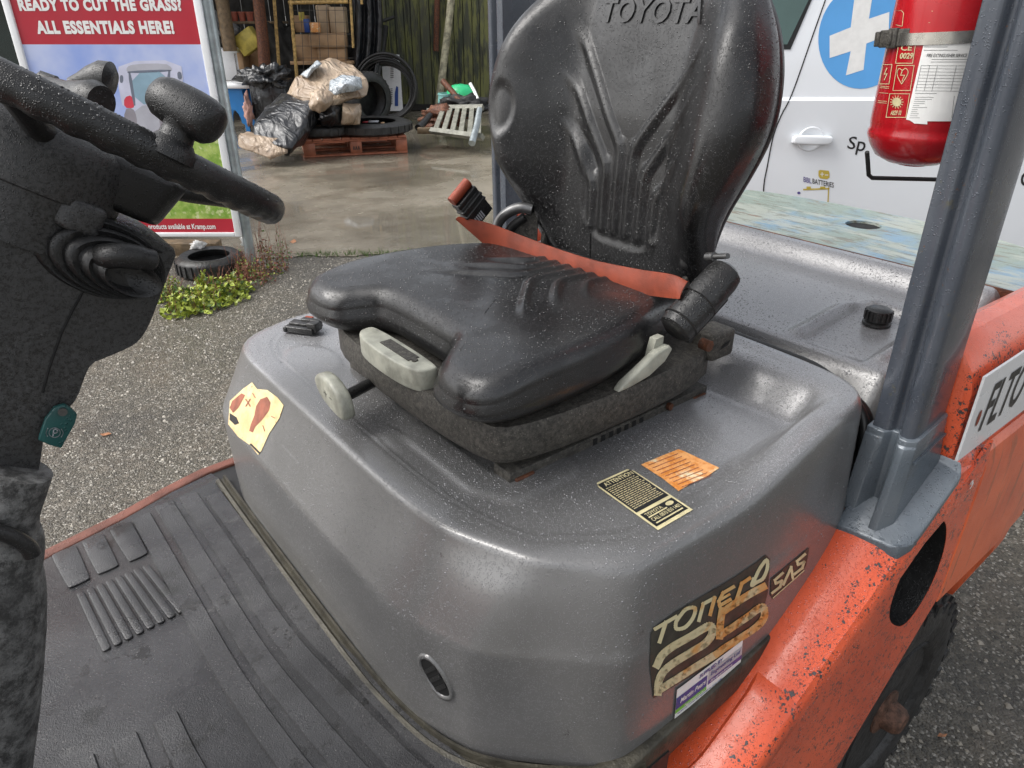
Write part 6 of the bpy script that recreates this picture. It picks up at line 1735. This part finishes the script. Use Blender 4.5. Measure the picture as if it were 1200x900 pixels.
hullblob('beige_wrap', pts_([(333, 110, 9.5), (345, 92, 9.6), (370, 72, 9.9), (392, 67, 10.1), (420, 82, 10.0), (431, 92, 9.7), (432, 112, 9.5), (405, 116, 9.3), (382, 118, 9.2), (366, 132, 9.2), (350, 112, 9.3), (375, 90, 10.5), (420, 90, 10.5)]), M['beigewrap'], wl, 3, .016, 3.0, 4, .12)
hullblob('beige_knot', pts_([(362, 108, 9.1), (378, 104, 9.1), (390, 112, 9.1), (386, 124, 9.05), (374, 134, 9.0), (364, 126, 9.0), (376, 118, 8.95), (376, 118, 9.4)]), M['beigewrap'], wl, 4, .016, 6, 3, .15)
hullblob('clear_window', pts_([(386, 95, 9.32), (400, 88, 9.4), (424, 90, 9.45), (426, 103, 9.35), (412, 108, 9.25), (392, 112, 9.15), (384, 106, 9.2), (405, 98, 9.15), (405, 98, 9.7)]), M['clearwrap'], wl, 5, .008, 5, 3, .12)
hullblob('clear_window', pts_([(352, 88, 9.6), (372, 70, 9.75), (378, 74, 9.7), (360, 92, 9.5), (365, 80, 9.5), (365, 80, 9.9)]), M['clearwrap'], wl, 6, .006, 5, 3, .12)
hullblob('black_wrap', pts_([(372, 126, 9.2), (395, 118, 9.4), (402, 124, 9.4), (400, 146, 9.3), (376, 150, 9.2), (374, 140, 9.1), (390, 134, 9.0), (395, 134, 9.8)]), M['blackwrap'], wl, 7, .018, 4, 3, .15)
hullblob('beige_strap', pts_([(402, 120, 9.35), (422, 122, 9.4), (424, 130, 9.35), (422, 146, 9.3), (400, 146, 9.2), (402, 130, 9.2), (412, 134, 9.15), (412, 134, 9.6)]), M['beigewrap'], wl, 8, .008, 4, 3, .1)
# ---- heap of slatted frames, tubs -------------------------------------------------
def slat_frame(name, c4, nslat, label, d_front=None):
    A, B, C_, D = [np.array(p) for p in c4]          # A,B bottom rail ends; D,C top rail ends
    t = thing(name, A, label, 'frame')
    for p, q_ in ((A, B), (D, C_)): tube('rail', [p, q_], .045, M['slat'], t, 4)
    for k in range(nslat):
        f = (k + .5) / nslat; p, q_ = A + (B - A) * f, D + (C_ - D) * f
        w = (B - A) / np.linalg.norm(B - A) * (.27 * np.linalg.norm(B - A) / nslat); n_ = np.cross(w, q_ - p); n_ = n_ / np.linalg.norm(n_) * .015
        V_ = [p - w - n_, p + w - n_, q_ + w - n_, q_ - w - n_, p - w + n_, p + w + n_, q_ + w + n_, q_ - w + n_]
        mesh('slat', V_, BF, M['slat'], t)
    return t
slat_frame('slatted_frame', [atd(505, 153, 9.9), atd(566, 161, 9.4), atd(566, 126, 10.6), atd(516, 127, 10.9)], 6, 'pale slatted wooden frame leaning low against the heap by the far pillar')
tube_ = pole('grey_post', atd(553, 168, 9.2), atd(562, 128, 9.7), .045, M['galv'], 'short grey post leaning on the slatted frame')
pxbox('low_board', 489, 512, 150, 157, 9.9, .08, M['wood'], 'weathered board on the ground left of the slatted frame', 'board')
lean('black_tool', 490, 150, 10.2, 504, 135, 10.6, .05, M['blk'], 'black handled tool with yellow stripe on the ground', 'tool')
lean('wood_rail', 500, 130, 11.2, 520, 131, 11.2, .04, M['slat'], 'short pale rail behind the slatted frame', 'rail')
c = atd(540, 112, 11.8); V_, F_ = lathev([(0, .16), (.12, .14), (.20, .07), (.24, -.04), (.25, -.10)], lambda a, b, h: tuple(c + RT * a + FH * b * .8 + z_ * h), 24); o = setsmooth(mesh('green_shell', V_, F_, M['green'], loc=tuple(c)), 60); o.modifiers.new('t', 'SOLIDIFY').thickness = .01; tag(o, 'bright green plastic shell lid on the heap under the birch pole', 'lid')
c = atd(541, 116, 11.5); V_, F_ = lathev([(.05, .0), (.12, .02), (.13, -.03)], lambda a, b, h: tuple(c + RT * a + FH * b * .6 + z_ * (h + .02)), 16); mesh('green_trim', V_, F_, simple('lime_plastic', (.25, .55, .05), .4), o, True)
c = atd(524, 119, 11.6); o = lathe('teal_tub', [(0, -.13), (.12, -.13), (.15, .10), (.16, .10), (.16, .12), (.14, .12), (.11, -.11), (0, -.11)], lambda a, b, h: tuple(c + RT * (a + h * .2) + FH * b + z_ * h), M['teal'], None, 20, loc=tuple(c)); tag(o, 'pale teal plastic tub left of the green shell lid', 'tub')
lean('brown_stick', 519, 95, 11.6, 542, 123, 11.2, .045, M['rust'], 'brown board leaning across the green shell lid', 'board')
lean('white_rod', 551, 98, 11.4, 560, 116, 11.2, .025, M['print_white'], 'white rod sticking up from the heap beside the far pillar', 'rod')
crumple('scrap_heap', 543, 124, 11.3, .36, .25, .14, M['blk2'], 'dark low scrap heap under the green shell lid', 'heap', 9, .6, 2.4, 4)
crumple('scrap_heap', 520, 138, 10.8, .30, .20, .14, M['rust'], 'brown rusty scrap inside the slatted frame', 'heap', 11, .6, 2.4, 4)
for k in range(0): pass
# ================================================================ VAN
VD = 3.4
van = thing('white_van', Wp(2.6, VD + .9, 0), 'white panel van with blue and white cross sign parked behind the forklift', 'van')
zbelt = SZ(980, 116, VD)[1]; zband = SZ(980, 172, VD)[1]
def vsec(s_):
    # (depth from the side plane, height) going from sill over the roof to the far sill
    roof = 1.92; 
    if s_ > 3.2: roof = 1.92 - (s_ - 3.2) * .9
    if s_ > 4.05: roof = 1.155 - (s_ - 4.05) * .35
    a = [(.03, .25), (.0, .40), (-.012, .70), (-.015, zband - .06), (-.0115, zband - .004), (-.0145, zband + .03), (-.012, zbelt - .006), (.004, zbelt + .008), (.012, zbelt + .10), (.045, 1.70), (.12, roof - .05), (.30, roof)]
    a = [(x, min(z, roof - .002 * (12 - i))) for i, (x, z) in enumerate(a)]
    return a + [(1.75 - x, z) for x, z in a[::-1]]
ss = [.42, .46, .55] + list(np.linspace(.7, 3.1, 14)) + [3.2, 3.5, 3.8, 4.05, 4.3, 4.55, 4.62]
V_ = []; 
for i, s_ in enumerate(ss):
    k = .95 if i == 0 else .985 if i == 1 else (.93 if i == len(ss) - 1 else 1)
    V_ += [Wp(s_, VD + .875 + (x - .875) * k, z if k == 1 else .25 + (z - .25) * k) for x, z in vsec(s_)]
m_ = len(vsec(1)); F_ = [(i * m_ + j, (i + 1) * m_ + j, (i + 1) * m_ + (j + 1) % m_, i * m_ + (j + 1) % m_) for i in range(len(ss) - 1) for j in range(m_)] + [list(range(m_)), [(len(ss) - 1) * m_ + j for j in range(m_)][::-1]]
vb = mesh('van_body', V_, F_, M['van'], van)
b = bmesh.new(); b.from_mesh(vb.data); bmesh.ops.recalc_face_normals(b, faces=b.faces); b.to_mesh(vb.data); b.free(); setsmooth(vb, 25)
vbv = BVHTree.FromPolygons([Vector(v) for v in V_], F_)
def onvan(u, v, off=.001):
    d = Vector(ray(u, v)).normalized(); h = vbv.ray_cast(Vector(CO), d)
    if h[0] is None: return tuple(Vector(atd(u, v, VD)) )
    return tuple(h[0] - Vector(FH) * off)
def vdecal(name, mb, mat, off, cell=14): 
    V, F = densify(mb, cell); return mesh(name, [onvan(a, b, off) for a, b, *_ in V], F, mat, van, True)
mb = MB(); flat(mb, [(1012 + 53 * math.cos(a) + 4 * math.sin(a) * -1, 42 + 62 * math.sin(a)) for a in np.linspace(0, 2 * math.pi, 48, endpoint=False)], id2); vdecal('blue_disc', mb, M['print_blue'], .0012)
mb = MB(); flat(mb, [(972, 42), (972, 68), (996.7, 60), (991, 88.3), (1011.7, 81.7), (1015, 51), (1041, 41), (1042, 14), (1018, 22), (1023, -10), (1001, -2), (996.7, 32)], id2); vdecal('white_cross', mb, M['print_white'], .0020)
mb = MB(); q = quadmap((994, 160), (1016, 160), (1012, 184), (992, 178)); text(mb, 'Sp', q, 0, 1, 0, 1, .005, .1); q = quadmap((1196, 202), (1206, 202), (1206, 218), (1196, 218)); text(mb, 'c', q, 0, 1, 0, 1, .005, .1)
vdecal('van_lettering', mb, M['print_black'], .0015, 20)
mb = MB(); flat(mb, [(959, 200), (961, 199), (971, 200), (972, 203), (972, 208), (969, 210), (961, 209), (959, 206)], id2); stroke(mb, [(942, 222), (971, 221)], 1.8, id2); stroke(mb, [(971, 220), (970, 240)], 1.3, id2); flat(mb, rect(945, 950, 218.5, 222), id2); flat(mb, rect(961, 967, 218.5, 222), id2)
vdecal('battery_logo', mb, M['print_ochre'], .0015)
mb = MB(); stroke(mb, [(961.5, 204), (965, 204)], .9, id2); stroke(mb, [(963.2, 202), (963.2, 206.2)], .9, id2); stroke(mb, [(967, 205), (970, 205)], .9, id2); vdecal('battery_logo', mb, M['print_white'], .0020)
mb = MB(); q = quadmap((952, 209), (977, 214), (977, 220), (952, 215)); text(mb, 'BATTERIES', q, 0, 1, 0, 1, .01); vdecal('logo_lettering', mb, M['print_black'], .0015, 20)
mb = MB(); q = quadmap((941.5, 207), (951, 209), (951, 215), (941.5, 213)); text(mb, 'BBL', q, 0, 1, 0, 1, .01); flat(mb, ngon(936, 226, 2, 1.6, 10), id2); vdecal('logo_lettering', mb, M['print_violet'], .0015, 20)
mb = MB(); flat(mb, [(1192, 128), (1215, 118), (1215, 150), (1194, 150)], id2); vdecal('blue_print', mb, M['print_blue'], .0012)
# window, door gap, handle
mb = MB(); flat(mb, [(951, 0), (957, -14), (972, -60), (840, -70), (780, -60), (790, 55), (926, 58)], id2); vdecal('window_rubber', mb, M['seal'], .003)
mb = MB(); flat(mb, [(947, 0), (953, -16), (966, -56), (842, -66), (785, -56), (795, 50), (922, 52)], id2); vdecal('window_glass', mb, M['glass'], .006)
mb = MB(); stroke(mb, [tuple(p) for p in bez([(988, -60), (967, 0), (950, 48), (928, 110), (915, 136), (906, 160), (899, 195), (895, 218), (893, 262)], 4)], 1.4, id2); vdecal('door_gap', mb, M['dark'], .0022)
hc_ = np.array(onvan(950, 163, 0))
hw = lambda a, b, c: tuple(hc_ + RT * a - FH * c + z_ * b)
cup = lathe('handle_cup', [(0, .0015), (.044, .002), (.050, .005), (.056, .004), (.060, -.004)], lambda a, b, h: hw(a, b * .92, h), M['van'], van, 28)
mb = MB(); mb.add(*prism([tuple(p) for p in chaikin([(-.088, -.012), (-.088, .016), (-.07, .022), (.07, .018), (.088, .012), (.088, -.016), (.06, -.022), (-.07, -.020)], 2)], .012, .036, hw)); bevel(mb.build('door_handle', M['van'], van), .008, 3, 40)
mb = MB(); mb.add(*boxv(-.084, -.060, -.014, .014, .0, .014, hw)); mb.add(*boxv(.060, .084, -.014, .014, .0, .014, hw)); mb.build('handle_foot', M['van'], van)
for s_ in (1.05, 3.75):
    c = Wp(s_, VD + .12, .32); fr = lambda a, b, h: tuple(c + RT * a + z_ * b - FH * h)
    ty = lathe('wheel', [(.17, -.1), (.19, .06), (.21, .085), (.29, .085), (.318, .06), (.32, -.08), (.2, -.1)], fr, M['tyre'], van, 36)
    lathe('wheel_cover', [(0, .07), (.06, .072), (.17, .06), (.195, .075), (.2, .05)], fr, M['galv'], ty, 28)
    VV = [fr(.36 * math.cos(a), .36 * math.sin(a), .1355) for a in np.linspace(0, math.pi, 20)]; 
# ================================================================
for o in list(bpy.data.objects):
    if o.type == 'MESH' and o.parent is None and 'label' not in o and 'kind' not in o: print('UNTAGGED', o.name)

drops(hood, 26000, .0005, .0014, M['drop'], .08, 4, 1)
drops(rear_cover, 12000, .0007, .0017, M['drop'], .2, 4, 2)
drops(cushion, 4500, .0005, .0014, M['dropb'], .1, 6, 3)
drops(backrest, 9000, .0005, .0015, M['dropb'], .6, 6, 4)
drops(sw, 3000, .0006, .0015, M['dropb'], .15, 6, 5)
drops(cowl, 7000, .0006, .0014, M['dropb'], .8, 6, 6)
drops(beam, 5000, .0006, .0016, M['dropo'], .2, 6, 7)
drops(retr, 500, .0007, .0015, M['dropb'], .3, 6, 8)
for o in bpy.data.objects:
    if o.type == 'MESH' and o.parent is not None and any(k in o.name for k in ('lettering', 'label_mark', 'label_print', 'printed_symbols', 'printed_tractor', 'sticker_panel', 'tread_lugs', 'board_marks', 'knob_mark', 'tag_sign', 'cap_grip', 'battery_logo', 'buckle_print', 'label_panel', 'pallet_stamp', 'vent_latch')): o['kind'] = 'stuff'

GR = {'cardboard_box': 'cardboard boxes in the shed', 'tyre': 'loose tyres in the yard', 'weed_clump': 'weeds along the edge of the concrete', 'fallen_leaf': 'fallen leaves', 'paper_scrap': 'litter at the foot of the banner', 'shelf_board': 'boards in the shed', 'packet': 'small packets on the flat tyre', 'printed_packet': 'packets in the wire cage', 'scrap_heap': 'scrap heaps by the far pillar'}
for o in bpy.data.objects:
    if o.parent is None and 'label' in o:
        k = o.name.split('.')[0]
        if k in GR and 'group' not in o: o['group'] = GR[k]
